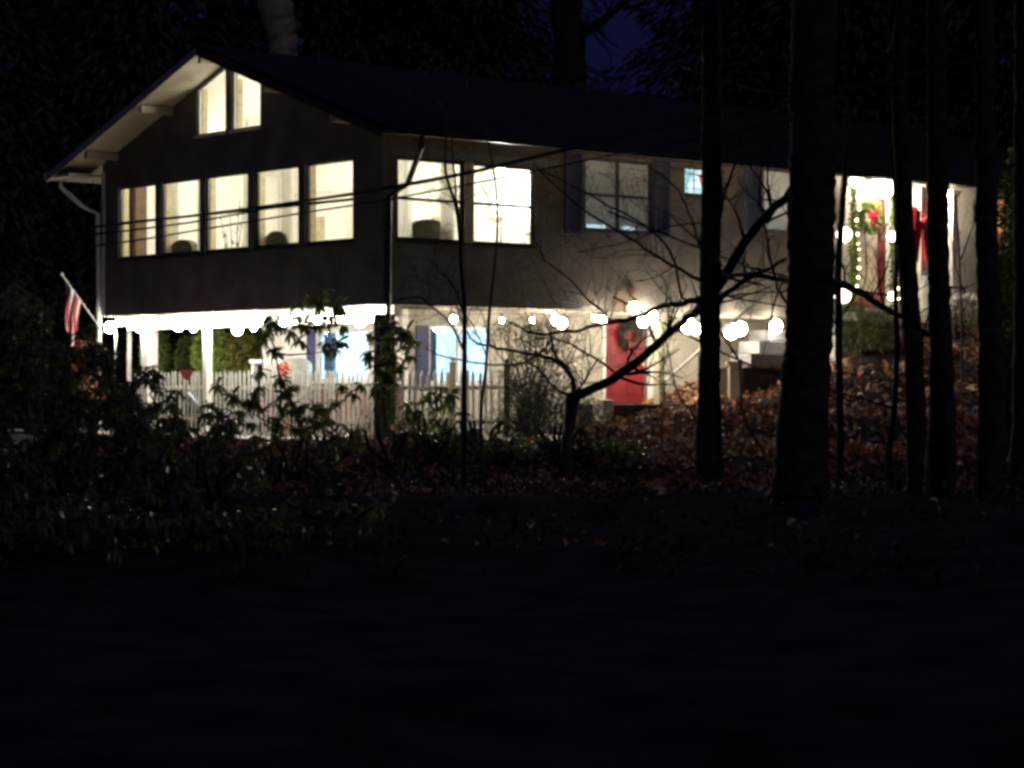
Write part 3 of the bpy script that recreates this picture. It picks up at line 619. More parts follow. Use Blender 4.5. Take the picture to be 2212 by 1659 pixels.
# ------------------------------------------------------------ foliage makers
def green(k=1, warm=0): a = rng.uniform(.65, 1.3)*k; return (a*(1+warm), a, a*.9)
def small_foliage(mb, cen, rad, n, L, w, mass=.5, k=1, warm=0):
    for _ in range(n):
        d = rv(); 
        while d.length > 1 or d.length < .05: d = rv()
        d = d.normalized()*(d.length**mass); p = Vector((cen[0]+d.x*rad[0], cen[1]+d.y*rad[1], cen[2]+d.z*rad[2]))
        mb.leaf(p, rv()+d*.6+Vector((0, 0, -.1)), rv()+Vector((0, 0, 1)), L*rng.uniform(.6, 1.3), w, green(k, warm))
def whorl(mb, p, d, n=9, L=.16, w=.05, k=1):
    d = d.normalized(); a = Vector((0, 0, 1)).cross(d); a = a.normalized() if a.length > .05 else Vector((1, 0, 0)); b = d.cross(a)
    ph = rng.uniform(0, 6)
    for i in range(n):
        t = ph+2*math.pi*i/n+rng.uniform(-.2, .2); o = a*math.cos(t)+b*math.sin(t)
        dd = o+d*rng.uniform(-.1, .5)+Vector((0, 0, -rng.uniform(-.1, 1.4)))
        mb.leaf(p+rv(.01), dd, d+Vector((0, 0, .5)), L*rng.uniform(.75, 1.2), w*rng.uniform(.8, 1.2), green(k), rng.uniform(.1, .5))
def wiggle(a, b, n=5, amp=.08, r=rng):
    a = Vector(a); b = Vector(b); L = (b-a).length; out = [a]
    for k in range(1, n): out.append(a.lerp(b, k/n)+Vector((r.uniform(-1, 1), r.uniform(-1, 1), r.uniform(-1, 1)))*L*amp*(1 if k else 0))
    out.append(b); return out
def twigs(mb, path, r, n, L, depth, r_=rng, start=.15, upb=.35):
    for _ in range(n):
        f = r_.uniform(start, 1); i = min(int(f*(len(path)-1)), len(path)-2); p = path[i].lerp(path[i+1], r_.random())
        d = (path[i+1]-path[i]).normalized(); s_ = Vector((r_.uniform(-1, 1), r_.uniform(-.7, .7), r_.uniform(-.7, 1))); s_ = (s_-d*s_.dot(d)).normalized()
        dd = (d*r_.uniform(.2, .9)+s_+Vector((0, 0, upb*r_.random()))).normalized(); l = L*r_.uniform(.4, 1.2)
        q = [p]; cur = p.copy(); e = dd.copy(); k_ = 5
        for k in range(k_):
            e = (e+Vector((r_.uniform(-1, 1), r_.uniform(-1, 1), r_.uniform(-1, 1)))*.25).normalized(); cur = cur+e*l/k_; q.append(cur.copy())
        rr = max(r*(1-.6*f)*.5, .0035); mb.tube(q, [rr*(1-.75*k/k_) for k in range(k_+1)], 4, cap=False)
        if depth > 0: twigs(mb, q, rr, r_.randint(2, 4), l*.55, depth-1, r_, .25, upb)
def rhodo(base, tips, label, L=.16, n=9, w=.05, group='rhododendrons between the road and the patio'):
    base = Vector(base); base.z = gz(base.x, base.y); tips = [Vector((t.x, t.y, max(t.z, gz(t.x, t.y)+rng.uniform(.12, .4)))) for t in tips]; root = empty('rhododendron', base, label, 'shrub', group)
    st = MB(); lv = MB(); nodes = []
    for i in range(5):
        a = i*1.256+rng.random(); nodes.append(Vector((.35*math.cos(a), .35*math.sin(a), .55)))
        st.tube(wiggle((0, 0, -.1), nodes[-1], 3), [.035, .03, .028, .025], 6)
    for t in sorted(tips, key=lambda t: (t-base).length):
        t = t-base; q = min(nodes, key=lambda m_: (m_-t).length+max(0, m_.z-t.z)*2)
        pts = wiggle(q, t, 4, .07); st.tube(pts, [.02, .016, .012, .009, .006], 5)
        nodes.append(pts[2]); nodes.append(pts[3])
        d = (pts[-1]-pts[-2]); whorl(lv, t, d+Vector((0, 0, .3)), n, L, w)
        if rng.random() < .5: whorl(lv, t+d*.0-d.normalized()*.1, d, n-3, L, w)
    st.build('stems', TWIG, root); lv.build('foliage', RHO, root); return root
def tips_in(xr, yr, Yr, n):
    out = []
    while len(out) < n:
        x, y = rng.uniform(*xr), rng.uniform(*yr); cx, rx = (xr[0]+xr[1])/2, (xr[1]-xr[0])/2
        top = yr[0]+(yr[1]-yr[0])*.55*(abs(x-cx)/rx)**2
        if y < top+rng.uniform(-20, 20): continue
        out.append(at(x, y, rng.uniform(*Yr)))
    return out
def b_at(x, Y): p = at(x, 0, Y); return (p.x, p.y, 0)
rhodo(b_at(60, 27), tips_in((-60, 190), (640, 1050), (26, 28.5), 110), 'dark rhododendron mass at the left edge below the flag')
rhodo(b_at(190, 25.5), tips_in((60, 330), (740, 1100), (24.5, 27), 130), 'dense rhododendron left of the porch posts, leaves catching the light', n=9)
rhodo(b_at(330, 27), tips_in((215, 430), (790, 1090), (26, 28.5), 90), 'rhododendron in front of the left end of the picket fence')
rhodo(b_at(470, 29), tips_in((390, 570), (850, 1060), (28, 30.5), 50), 'lower rhododendron before the middle of the picket fence')
rhodo(b_at(30, 21), tips_in((-60, 260), (1020, 1230), (20, 22), 60), 'low rhododendron in the dark bottom left')
rhodo(b_at(430, 22), tips_in((240, 620), (1080, 1250), (21, 23), 60), 'low sprawling rhododendron in the dark foreground centre-left')
rhodo(b_at(700, 24), tips_in((600, 820), (1120, 1260), (23, 25), 25), 'sparse low rhododendron sprigs at the foot of the leafy bank')
X4 = [(610, 702), (640, 684), (572, 715), (690, 700), (742, 738), (722, 752), (588, 752), (652, 735), (600, 812), (632, 832), (560, 835), (530, 862), (598, 700), (628, 716), (566, 742), (585, 700), (655, 700), (740, 702), (700, 740), (612, 850), (625, 865), (560, 800), (500, 850), (470, 830), (545, 870), (690, 650), (725, 655), (668, 640), (700, 625), (740, 668), (640, 655), (580, 680), (705, 682)]
rhodo(b_at(645, 35), [at(x+rng.uniform(-4, 4), y, 35+rng.uniform(-.7, .7)) for x, y in X4], 'tall leggy rhododendron whose drooping leaves cross the bright porch', L=.2, w=.065)
X5 = [(700, 880), (712, 905), (690, 915), (740, 830), (760, 850), (725, 868), (780, 828), (735, 915), (755, 925), (770, 940), (665, 935), (680, 872), (640, 880)]
rhodo(b_at(725, 36), [at(x, y, 36+rng.uniform(-.6, .6)) for x, y in X5], 'short rhododendron against the fence left of the corner post', L=.2, w=.06)
X6 = [(800, 720), (815, 740), (850, 702), (868, 726), (880, 745), (888, 768), (862, 790), (848, 760), (822, 770), (806, 790), (795, 760), (830, 800), (845, 815), (812, 830), (835, 705), (875, 712), (895, 735), (826, 690), (845, 780)]
rhodo(b_at(835, 36), [at(x, y, 36+rng.uniform(-.5, .5)) for x, y in X6], 'rhododendron climbing the dark corner post', L=.2, w=.065, n=11)
X7 = [(930, 845), (948, 860), (940, 880), (965, 870), (900, 885), (880, 870), (955, 835), (915, 865), (975, 850), (940, 905), (880, 900), (1000, 890)]
rhodo(b_at(935, 36), [at(x, y, 36+rng.uniform(-.5, .5)) for x, y in X7], 'rhododendron before the fence right of the corner post', L=.2, w=.06)
rhodo(b_at(930, 37), tips_in((830, 1040), (935, 1000), (36.5, 37.8), 50), 'low dark rhododendron on the bank below the corner post', L=.14)
rhodo(b_at(1210, 36), tips_in((1100, 1300), (955, 1010), (35.5, 36.5), 40), 'low dark rhododendron on the bank below the dogwood', L=.14)

rhodo(b_at(400, 32), tips_in((290, 520), (850, 1010), (31, 33), 40), 'broad rhododendron hiding the lower left part of the picket fence', L=.19, w=.06)
rhodo(b_at(150, 31), tips_in((40, 300), (700, 1000), (30, 32), 80), 'rhododendron in front of the far left porch corner', L=.19, w=.06)
rhodo(b_at(40, 30), tips_in((-40, 130), (600, 900), (29, 31), 60), 'tallest rhododendron at the far left, under the flag', L=.18, w=.06)
rhodo(b_at(600, 34), tips_in((540, 780), (860, 1000), (33.5, 35), 36), 'low rhododendron against the foot of the fence, middle', L=.17, w=.055)
rhodo(b_at(1290, 36.5), tips_in((1180, 1400), (985, 1060), (35.5, 36.8), 40), 'low dark rhododendron on the bank under the door landing', L=.14)
rhodo(b_at(1040, 37), tips_in((960, 1120), (975, 1050), (35.8, 37), 34), 'low dark rhododendron between the saplings and the dogwood', L=.14)
def bush(base, parts, label, m=LEAFG, L=.07, w=.03, stems=10, k=1, name='shrub', warm=0, group=None):
    base = Vector(base); root = empty(name, base, label, 'shrub', group); st = MB(); lv = MB()
    for cen, rad, n in parts:
        cen = Vector(cen)-base
        for i in range(stems):
            e = cen+Vector((rng.uniform(-.8, .8)*rad[0], rng.uniform(-.8, .8)*rad[1], rng.uniform(-.4, .85)*rad[2])); st.tube(wiggle((rng.uniform(-.1, .1), rng.uniform(-.1, .1), -.1), e, 5, .06), [.014, .012, .01, .007, .005, .003], 4)
        small_foliage(lv, cen, rad, n, L, w, .6, k, warm)
    st.build('stems', TWIG, root); lv.build('foliage', m, root); return root
# green shrubs beyond the porch
p = at(335, 765, 50.5); bush((p.x, p.y, gz(p.x, p.y)), [(p, (.33, .5, .55), 800), (p-Vector((0, 0, .7)), (.4, .5, .8), 700)], 'dark green shrub behind the left porch posts', L=.1, w=.04)
p = at(400, 770, 50); bush((p.x, p.y, gz(p.x, p.y)), [(p, (.22, .4, .45), 500), (p-Vector((0, 0, .7)), (.25, .4, .8), 400)], 'narrow green shrub just left of the slender white post', L=.1, w=.04)
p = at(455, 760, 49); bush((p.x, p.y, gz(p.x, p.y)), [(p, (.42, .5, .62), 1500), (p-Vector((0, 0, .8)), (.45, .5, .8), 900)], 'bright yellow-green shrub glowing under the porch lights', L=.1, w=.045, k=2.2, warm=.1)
p = at(530, 765, 48.5); bush((p.x, p.y, gz(p.x, p.y)), [(p, (.42, .5, .6), 1200), (p-Vector((0, 0, .7)), (.45, .5, .8), 700)], 'brownish shrub with yellow flowers right of the bright green one', L=.1, w=.04, k=.8, warm=.5)
# screen of dark evergreen behind the porch
p = at(360, 760, 56); bush((p.x, p.y, gz(p.x, p.y)), [(p+Vector((0, 0, .3)), (2.8, .8, 1.9), 5000)], 'dark evergreen hedge closing off the back of the porch', LEAFD, k=.4, L=.16, w=.07, name='hedge')
# fine-leaved bush and climber by the fence's right end
p = at(1140, 800, 42.3); bush((p.x, p.y, PZ), [(at(1120, 712, 42.3), (.5, .4, .25), 420), (at(1180, 725, 42.5), (.5, .4, .3), 500), (at(1150, 800, 42.3), (.6, .4, .5), 420), (at(1200, 830, 42), (.5, .4, .7), 500), (at(1130, 900, 41.5), (.6, .4, .5), 500)], 'twiggy small-leaved bush at the right end of the picket fence', L=.06, w=.03, stems=26, k=.9, warm=.3)
p = at(1250, 860, 43); bush((p.x, p.y, gz(p.x, p.y)), [(at(1245, 900, 42.5), (.6, .4, .45), 700), (at(1275, 940, 41), (.6, .4, .25), 400)], 'grey-green shrub between the fence and the door landing', L=.07, stems=16, k=.7)
def bramble(xa, xb, y0, y1, Y, n, label):
    b = at((xa+xb)/2, 0, Y); base = Vector((b.x, b.y, gz(b.x, b.y))); root = empty('bramble', base, label, 'shrub', 'bare twiggy brambles before the fence'); mb = MB(); lv = MB()
    for k in range(n):
        x = rng.uniform(xa, xb); s0 = at(x+rng.uniform(-15, 15), 0, Y+rng.uniform(-.4, .4)); s0.z = gz(s0.x, s0.y)-.05
        e = at(x+rng.uniform(-50, 50), rng.uniform(y0, y1), Y+rng.uniform(-.4, .4)); P = wiggle(s0-base, e-base, 6, .05); mb.tube(P, [.012, .01, .009, .007, .006, .005, .004], 4, cap=False)
        twigs(mb, P, .012, 6, .5, 1)
        for j in range(5): q = P[rng.randint(2, 6)]+rv(.12); lv.leaf(q, rv()+Vector((0, 0, -.3)), rv()+Vector((0, 0, 1)), .07, .035, green(.6, .5))
    mb.build('stems', TWIG, root); lv.build('foliage', LEAFG, root)
bramble(1080, 1240, 800, 930, 39.6, 30, 'tangled bare bramble over the right end of the picket fence')
bramble(880, 1060, 850, 940, 38.6, 16, 'low bare bramble before the pickets right of the corner post')
bramble(560, 790, 870, 945, 38.6, 14, 'low bare bramble before the pickets left of the corner post')
bramble(1240, 1330, 860, 960, 39.5, 12, 'bare bramble left of the door landing')
mb = MB(); ur_ = random.Random(11)
for k in range(230):
    y = 34.5-16*ur_.random()**1.5; x = ur_.uniform(-.26, .26)*y; z = gz(x, y); n = ur_.randint(8, 26)
    for j in range(n):
        c = ur_.uniform(.4, 1.1); a = ur_.uniform(0, 6.28); rr = ur_.random()*.35
        mb.leaf(Vector((x+rr*math.cos(a), y+rr*math.sin(a), z+ur_.uniform(0, .3))), Vector((math.cos(a), math.sin(a), ur_.uniform(.2, 1.6))), Vector((0, 0, 1)), ur_.uniform(.08, .22), ur_.uniform(.015, .05), (c, c, c))
tag(mb.build('undergrowth', LEAFD), 'dark weeds and ivy at the foot of the bank', kind='stuff')
p = at(192, 775, 45); bush((p.x, p.y, gz(p.x, p.y)), [(p, (.35, .3, .35), 260), (p-Vector((0, 0, .7)), (.4, .4, .6), 300)], 'rust-leaved shrub below the flag, left of the porch', LITT, L=.1, w=.05, k=.45, warm=.9)
# shrubs by the front entrance
p = at(1838, 700, 47.5); bush((p.x, p.y, gz(p.x, p.y)), [(at(1835, 695, 47.5), (.42, .4, .4), 1600), (at(1850, 730, 47), (.5, .4, .3), 600)], 'rounded grey-green shrub below the left of the front door', L=.09, w=.02, k=.8, stems=20)
p = at(1900, 705, 47.5); bush((p.x, p.y, gz(p.x, p.y)), [(at(1898, 705, 47.5), (.4, .4, .3), 900), (at(1905, 735, 47), (.4, .4, .2), 400)], 'greyish shrub below the front door threshold', L=.12, w=.025, k=1.0, stems=20, warm=.2)
p = at(2075, 680, 49); bush((p.x, p.y, gz(p.x, p.y)), [(at(2080, 680, 49), (.35, .4, .35), 300), (at(2090, 705, 48.5), (.5, .4, .2), 300)], 'bare-stemmed plant in front of the beige wall at the right', L=.08, w=.03, k=.9, stems=26, warm=.2)
for x, y0, y1, Y, lb in ((2185, 380, 760, 36, 'vine-tangled thicket at the right edge catching grey glints'), (2168, 560, 780, 37, 'thin brambles left of the thicket at the right edge')):
    p = at(x, 900, Y); ps = [(at(x+rng.uniform(-12, 12), y, Y), (.22, .3, .45), 260) for y in range(y0, y1, 60)]
    bush((p.x, p.y, gz(p.x, p.y)), ps, lb, L=.09, w=.04, k=1.4, stems=8)
# evergreen wrapping the corner post
def garland(path, r, n, label, lights=0, name='garland', L=.07, post=None):
    root = empty(name, toworld(path[0]), label, 'garland', rz=H.rotation_euler[2]); lv = MB(); b0 = Vector(path[0]); P = [Vector(p)-b0 for p in path]
    seg = [(P[i+1]-P[i]).length for i in range(len(P)-1)]; T = sum(seg)
    def pos(f):
        d = f*T
        for i, s_ in enumerate(seg):
            if d <= s_ or i == len(seg)-1: return P[i].lerp(P[i+1], min(1, d/s_))
            d -= s_
    for _ in range(n):
        a = rng.uniform(0, 6.28); f = rng.random(); p = pos(f)+rv(1)*r*.6
        lv.leaf(p, rv()+Vector((0, 0, -.2)), rv()+Vector((0, 0, 1)), L*rng.uniform(.6, 1.4), L*.28, green(1))
    lv.build('greenery', LEAFG, root)
    mb = MB(); mb.tube([pos(k/12) for k in range(13)], .012, 5); mb.build('wire', DRK, root)
    for k in range(lights):
        mb = MB(); q = pos((k+.5)/lights)+rv(r*.5)+Vector((0, -r, 0)); mb.ball(q, rng.choice([.022, .03, .035]), 8, 6); mb.build('mini_bulb', glow('mini_bulb', (1, .8, .4), 9), root, smooth=True)
    return root
zt = LDOOR[4]; zb = LDOOR[2]
ul = on_long(1844, 0, -.2)[0]; ur = on_long(1929, 0, -.2)[0]
garland([(ul, -.2, zb+.2), (ul, -.2, zt)], .13, 900, 'lit evergreen garland down the left side of the front door', 14, L=.11)
garland([(ur, -.2, zb+.1), (ur, -.2, zt)], .11, 800, 'lit evergreen garland down the right side of the front door', 12, L=.11)
garland([(ul, -.22, zt+.02), ((ul+ur)/2, -.22, zt-.03), (ur, -.22, zt+.02)], .08, 350, 'lit evergreen swag across the top of the front door', 9, L=.1)
q = on_long(1428, 0, 0)[0]; garland([(q, -.07, .55), (q, -.07, FL-.2)], .08, 420, 'dark garland wound on the post right of the red door', 0, L=.06)
garland([(.05, -.12, .3), (.05, -.12, FL-.2)], .15, 500, 'evergreen climber on the dark corner post', 0, L=.12)
def wreath(v, Rr, r, label, n, bow=None, k=1, m=LEAFG):
    root = empty('wreath', toworld(v), label, 'wreath', rz=H.rotation_euler[2]); lv = MB()
    for _ in range(n):
        a = rng.uniform(0, 6.283); p = Vector((Rr*math.cos(a), 0, Rr*math.sin(a)))+rv(r*.75); p.y = -abs(p.y)
        lv.leaf(p, rv()+Vector((math.cos(a), -.5, math.sin(a))), rv()+Vector((0, -1, 0)), .1, .03, green(k))
    lv.build('greenery', m, root)
    mb = MB(); mb.tube([(Rr*math.cos(a*math.pi/12), -.01, Rr*math.sin(a*math.pi/12)) for a in range(25)], .02, 6); mb.build('ring', DRK, root)
    if bow:
        mb = MB()
        for sg in (-1, 1):
            mb.hexa([(0, -.13, bow-.03), (sg*.14, -.15, bow-.1), (sg*.14, -.09, bow-.1), (0, -.09, bow-.03), (0, -.13, bow+.03), (sg*.14, -.15, bow+.1), (sg*.14, -.09, bow+.1), (0, -.09, bow+.03)])
            mb.bar((0, -.11, bow), (sg*.09, -.12, bow-.28), .05, .015)
        mb.build('bow', mat('red_ribbon', (.6, .02, .04), .4) if m == LEAFG else mat('deep_red', (.12, .008, .012), .6), root)
q = on_long(1877, 468, -.02); wreath(q, .26, .12, 'green wreath with a red bow on the bright front door', 900, bow=.05, k=1.3)
q = on_long(1358, 722, LI); wreath((q[0], LI-.0, q[2]), .2, .12, 'dark wreath on the red lower door', 600, bow=-.22, k=.6, m=LEAFD)
# big red bow on the pillar
q = on_long(1987, 487, -.75); br = local_empty('red_bow', q, 'large red ribbon bow tied on the white porch pillar', 'bow')
RB = mat('red_ribbon', (.6, .02, .04), .4)
mb = MB(); mb.ball((0, -.03, 0), .09)
mb.build('knot', RB, br, smooth=True); br.scale = (1.35, 1.1, 1.35)
for sg in (-1, 1):
    mb = MB(); n = 10; prev = None
    for k in range(n+1):
        f = k/n; w_ = .06+.2*math.sin(math.pi*f*.75); x = sg*(.05+.28*f); y = -.05-.1*math.sin(math.pi*f)+.03*math.sin(f*16)
        cur = [(x, y, .05*f+w_), (x, y+.05, .05*f-w_)]
        if prev: mb.hexa([prev[1], cur[1], (cur[1][0], cur[1][1]+.05, cur[1][2]), (prev[1][0], prev[1][1]+.05, prev[1][2]), prev[0], cur[0], (cur[0][0], cur[0][1]+.05, cur[0][2]), (prev[0][0], prev[0][1]+.05, prev[0][2])])
        prev = cur
    mb.build('loop', RB, br)
    mb = MB(); mb.hexa([(0, -.06, 0), (sg*.1, -.06, 0), (sg*.1, -.03, 0), (0, -.03, 0)][::1]+[(sg*.12, -.08, -.62), (sg*.3, -.08, -.52), (sg*.3, -.05, -.52), (sg*.12, -.05, -.62)]); mb.build('tail', RB, br)
# white cushioned wicker seat on the right
q = on_long(2078, 660, -.9); ch = local_empty('porch_chair', (q[0], q[1], 2.362), 'porch chair draped with a white patterned cushion', 'chair')
zc = q[2]-2.362+.08
mb = MB(); mb.box(-.6, .5, -.3, .3, zc-.08, zc+.04)
for k in range(60):
    p = Vector((rng.uniform(-.6, .5), rng.uniform(-.3, .3), zc+.04)); mb.leaf(p, rv()+Vector((0, 0, .4)), rv(), .2, .1, (1, 1, 1))
mb.build('cushion', mat('white_fabric', (.85, .84, .8), .8), ch)
for sx in (-.55, .45):
    for sy in (-.28, .28): mb = MB(); mb.tube([(sx, sy, zc-.08), (sx*1.05, sy, 0)], .025, 6); mb.build('leg', DRK, ch)
mb = MB(); mb.bar((-.6, .3, zc), (-.6, .32, zc+.35), .04, .04); mb.bar((.5, .3, zc), (.5, .32, zc+.35), .04, .04); mb.bar((-.6, .32, zc+.35), (.5, .32, zc+.35), .04, .05); mb.build('backrest', DRK, ch)
q = on_long(2003, 670, -1.0); fg = local_empty('draped_planter', (q[0], q[1], 2.362), 'white draped planter stand below the red bow', 'planter')
mb = MB(); mb.lathe((0, 0, 0), [(.2, 0), (.14, .35), (.12, .5), (.16, .62), (.2, .75), (.1, .95), (.13, 1.05)], 14); mb.build('stand', WHT, fg, smooth=True)
# slatted bench at the entrance
q = on_long(1905, 715, -1.5); bn = local_empty('slatted_bench', (q[0], q[1], q[2]-.4), 'white slatted bench below the front door', 'bench')
for k in range(4): mb = MB(); mb.box(-.5, .5, -.2+k*.11, -.12+k*.11, .4+.01*k, .43+.01*k); mb.build('slat', WHT, bn)
for sx in (-.42, .42): mb = MB(); mb.box(sx-.03, sx+.03, -.18, .2, 0, .395); mb.build('leg', WHT, bn)
# pots, pedestal
def pot(x, y, Y, h, r, tilt, label):
    p = at(x, y, Y); root = empty('flower_pot', p, label, 'flower pot'); root.rotation_euler = (0, tilt, 0)
    mb = MB(); mb.lathe((0, 0, 0), [(r*.6, 0), (r*.9, h*.82), (r*1.08, h*.83), (r*1.08, h), (r*.9, h), (r*.85, h*.9)], 16); mb.build('pot', TERR, root, smooth=False)
pot(1845, 808, 45.7, .36, .17, R(-14), 'tilted pale clay pot on the leafy bank')
p = at(1588, 848, 44.6); pe = empty('pedestal', p, 'cream pedestal standing on the bank left of the dark timber box', 'pedestal')
mb = MB(); mb.box(-.13, .13, -.13, .13, -.1, .55); mb.build('shaft', TRM, pe, bevel=.01); mb = MB(); mb.box(-.17, .17, -.17, .17, .553, .62); mb.build('cap', TRM, pe)
# fallen branch on the bank
p = at(1812, 1004, 37); q = at(1872, 993, 37.3); mb = MB(); mb.tube(wiggle(p+Vector((0, 0, .03)), q+Vector((0, 0, .05)), 5, .03), [.012, .03, .035, .03, .02, .01], 7); tag(mb.build('fallen_branch', BARKP), 'pale fallen branch lying in the leaves on the bank', 'branch')

# ------------------------------------------------------------ picket fence, heart stake, table, chair, flag
fr = empty('picket_fence', at(840, 0, 40.2)*1, 'white picket fence along the front of the patio', 'fence'); fr.location = (at(840, 0, 40.2).x, 40.2, PZ)
O = fr.location
fpts = [toworld((.5, 9.5, 0)), toworld((.5, .45, 0)), toworld((.25, .32, 0)), toworld((on_long(1236, 0, .32)[0], .32, 0))]
pk = []
for a, b in zip(fpts[:-1], fpts[1:]):
    a = Vector((a.x, a.y, PZ)); b = Vector((b.x, b.y, PZ)); d = (b-a); L = d.length; d.normalize(); nrm = Vector((d.y, -d.x, 0)); ang = math.atan2(d.y, d.x)
    for z in (.3, .95): mb = MB(); mb.bar(a-O+Vector((0, 0, z)), b-O+Vector((0, 0, z)), .035, .08); mb.build('rail', TRM, fr)
    n = int(L/(.15 if abs(d.x) < .7 else .155))
    for k in range(n): pk.append((a+d*(k+.5)*L/n, ang, nrm))
FNC = mat('weathered_white_paint', (.62, .62, .58), .7, (.42, .42, .39), 9, .2, 30)
pm = MB(); w_ = .034; h_ = 1.2
pm.hexa([(-w_, -.009, .03), (w_, -.009, .03), (w_, .009, .03), (-w_, .009, .03), (-w_, -.009, h_), (w_, -.009, h_), (w_, .009, h_), (-w_, .009, h_)])
pm.hexa([(-w_, -.009, h_+.001), (w_, -.009, h_+.001), (w_, .009, h_+.001), (-w_, .009, h_+.001), (-.004, -.009, h_+.08), (.004, -.009, h_+.08), (.004, .009, h_+.08), (-.004, .009, h_+.08)])
me = pm.mesh('picket'); me.materials.append(FNC)
keep = pk[:100]; rest = pk[100:]
for p, a_, nr in keep:
    o = bpy.data.objects.new('picket', me); COL.objects.link(o); o.parent = fr; o.location = p-O+nr*.03+Vector((0, 0, rng.uniform(-.02, .015))); o.rotation_euler = (0, rng.uniform(-.03, .03), a_)
if rest:
    mb = MB()
    for p, a_, nr in rest:
        M = Matrix.Translation(p-O+nr*.03+Vector((0, 0, rng.uniform(-.02, .015)))) @ Matrix.Rotation(a_, 4, 'Z')
        n = len(mb.v); mb.v += [tuple(M @ Vector(v)) for v in pm.v]; mb.f += [tuple(n+i for i in f) for f in pm.f]; mb.c += pm.c
    tag(mb.build('pickets', FNC, fr), kind='stuff')
for x, m_, h in ((1095, TIM, 1.38), (978, TRM, 1.4), (1240, TRM, 1.3)):
    p = toworld(on_long(x, 0, .2)); p.z = PZ; mb = MB(); w_ = .06; p = p-O+Vector((0, -.07, 0)); mb.box(p.x-w_, p.x+w_, p.y-w_, p.y+w_, -.3, h); mb.box(p.x-w_-.02, p.x+w_+.02, p.y-w_-.02, p.y+w_+.02, h, h+.03); mb.ball((p.x, p.y, h+.08), .05); mb.build('fence_post', m_, fr)
p = at(403, 808, 45.7); hs = empty('heart_stake', (p.x, p.y, PZ), 'red heart ornament on a stake at the fence', 'ornament')
zc = p.z-PZ; mb = MB()
ht = [(.13*math.sin(t)**3*1.0, .11*math.cos(t)-.045*math.cos(2*t)-.018*math.cos(3*t)) for t in [2*math.pi*k/24 for k in range(24)]]
mb.face([(a, -.02, zc+b) for a, b in ht]); mb.face([(a, .02, zc+b) for a, b in ht][::-1])
for (a, b), (c, d) in zip(ht, ht[1:]+ht[:1]): mb.face([(a, -.02, zc+b), (a, .02, zc+b), (c, .02, zc+d), (c, -.02, zc+d)])
mb.build('heart', mat('deep_red', (.12, .008, .012), .6), hs); mb = MB(); mb.tube([(0, 0, 0), (0, 0, zc-.1)], .012, 6); mb.build('stake', DRK, hs)
p = toworld(on_long(1362, 628, -.01)); hh = empty('wall_heart', p, 'small red-brown heart ornament on the upper wall over the amber lantern', 'ornament', rz=H.rotation_euler[2])
mb = MB(); mb.face([(a*.9, -.03, b*.9) for a, b in ht]); mb.face([(a*.9, -.002, b*.9) for a, b in ht][::-1])
for (a, b), (c, d) in zip(ht, ht[1:]+ht[:1]): mb.face([(a*.9, -.03, b*.9), (a*.9, -.002, b*.9), (c*.9, -.002, d*.9), (c*.9, -.03, d*.9)])
mb.build('heart', mat('dull_red', (.13, .035, .025), .7), hh)
# poinsettias by the fence
for x, y, Y, lb in ((615, 800, 43.6, 'red flower cluster by the fence under the tall rhododendron'), (862, 788, 39.9, 'red flower cluster beside the corner post')):
    p = at(x, y, Y); root = empty('red_flowers', (p.x, p.y, PZ), lb, 'flowers'); mb = MB()
    for k in range(26): mb.leaf(Vector((0, 0, p.z-PZ))+rv(.1), rv(), rv()+Vector((0, -1, 0)), .11, .06, (1, 1, 1))
    mb.build('petals', mat('poinsettia', (.75, .08, .03), .5), root); mb = MB(); mb.tube([(0, 0, .3), (0, 0, p.z-PZ)], .012, 5); mb.lathe((0, 0, 0), [(.1, 0), (.15, .3)], 12); mb.build('pot_and_stem', TERR, root)
# patio table and wicker chair
p = at(588, 780, 46.2); tb = empty('patio_table', (p.x, p.y, PZ), 'white topped table on the porch beside the pale wall', 'table'); zt_ = p.z-PZ
mb = MB(); mb.box(-.42, .42, -.4, .4, zt_-.05, zt_+.03); mb.build('tabletop', WHT, tb, bevel=.01)
for sx in (-.36, .36):
    for sy in (-.34, .34): mb = MB(); mb.tube([(sx, sy, zt_-.05), (sx, sy, 0)], .03, 8); mb.build('leg', WHT, tb)
p = at(640, 775, 45.6); wc = empty('wicker_chair', (p.x, p.y, PZ), 'round-backed grey wicker chair right of the porch table', 'chair'); zc = p.z-PZ+.03
WK = mat('grey_wicker', (.45, .42, .36), .8, (.3, .28, .24), 20, .6, 60)
mb = MB(); n = 14; pr = None
for k in range(n+1):
    a = math.pi*k/n; x = -.32*math.cos(a); y = .05-.28*math.sin(a); z = zc-.15+.15*math.sin(a)
    if pr: mb.hexa([(pr[0], pr[1], .42), (x, y, .42), (x*.9, y*.9+.01, .42), (pr[0]*.9, pr[1]*.9+.01, .42), pr, (x, y, z), (x*.9, y*.9+.01, z), (pr[0]*.9, pr[1]*.9+.01, pr[2])])
    pr = (x, y, z)
mb.build('backrest', WK, wc); mb = MB(); mb.lathe((0, .05, .38), [(.3, 0), (.32, .04), (.3, .07)], 18); mb.build('seat', WK, wc)
for a in (.8, 2.3, 3.9, 5.5): mb = MB(); mb.tube([(.24*math.cos(a), .05+.24*math.sin(a), .38), (.28*math.cos(a), .05+.28*math.sin(a), 0)], .02, 6); mb.build('leg', WK, wc)
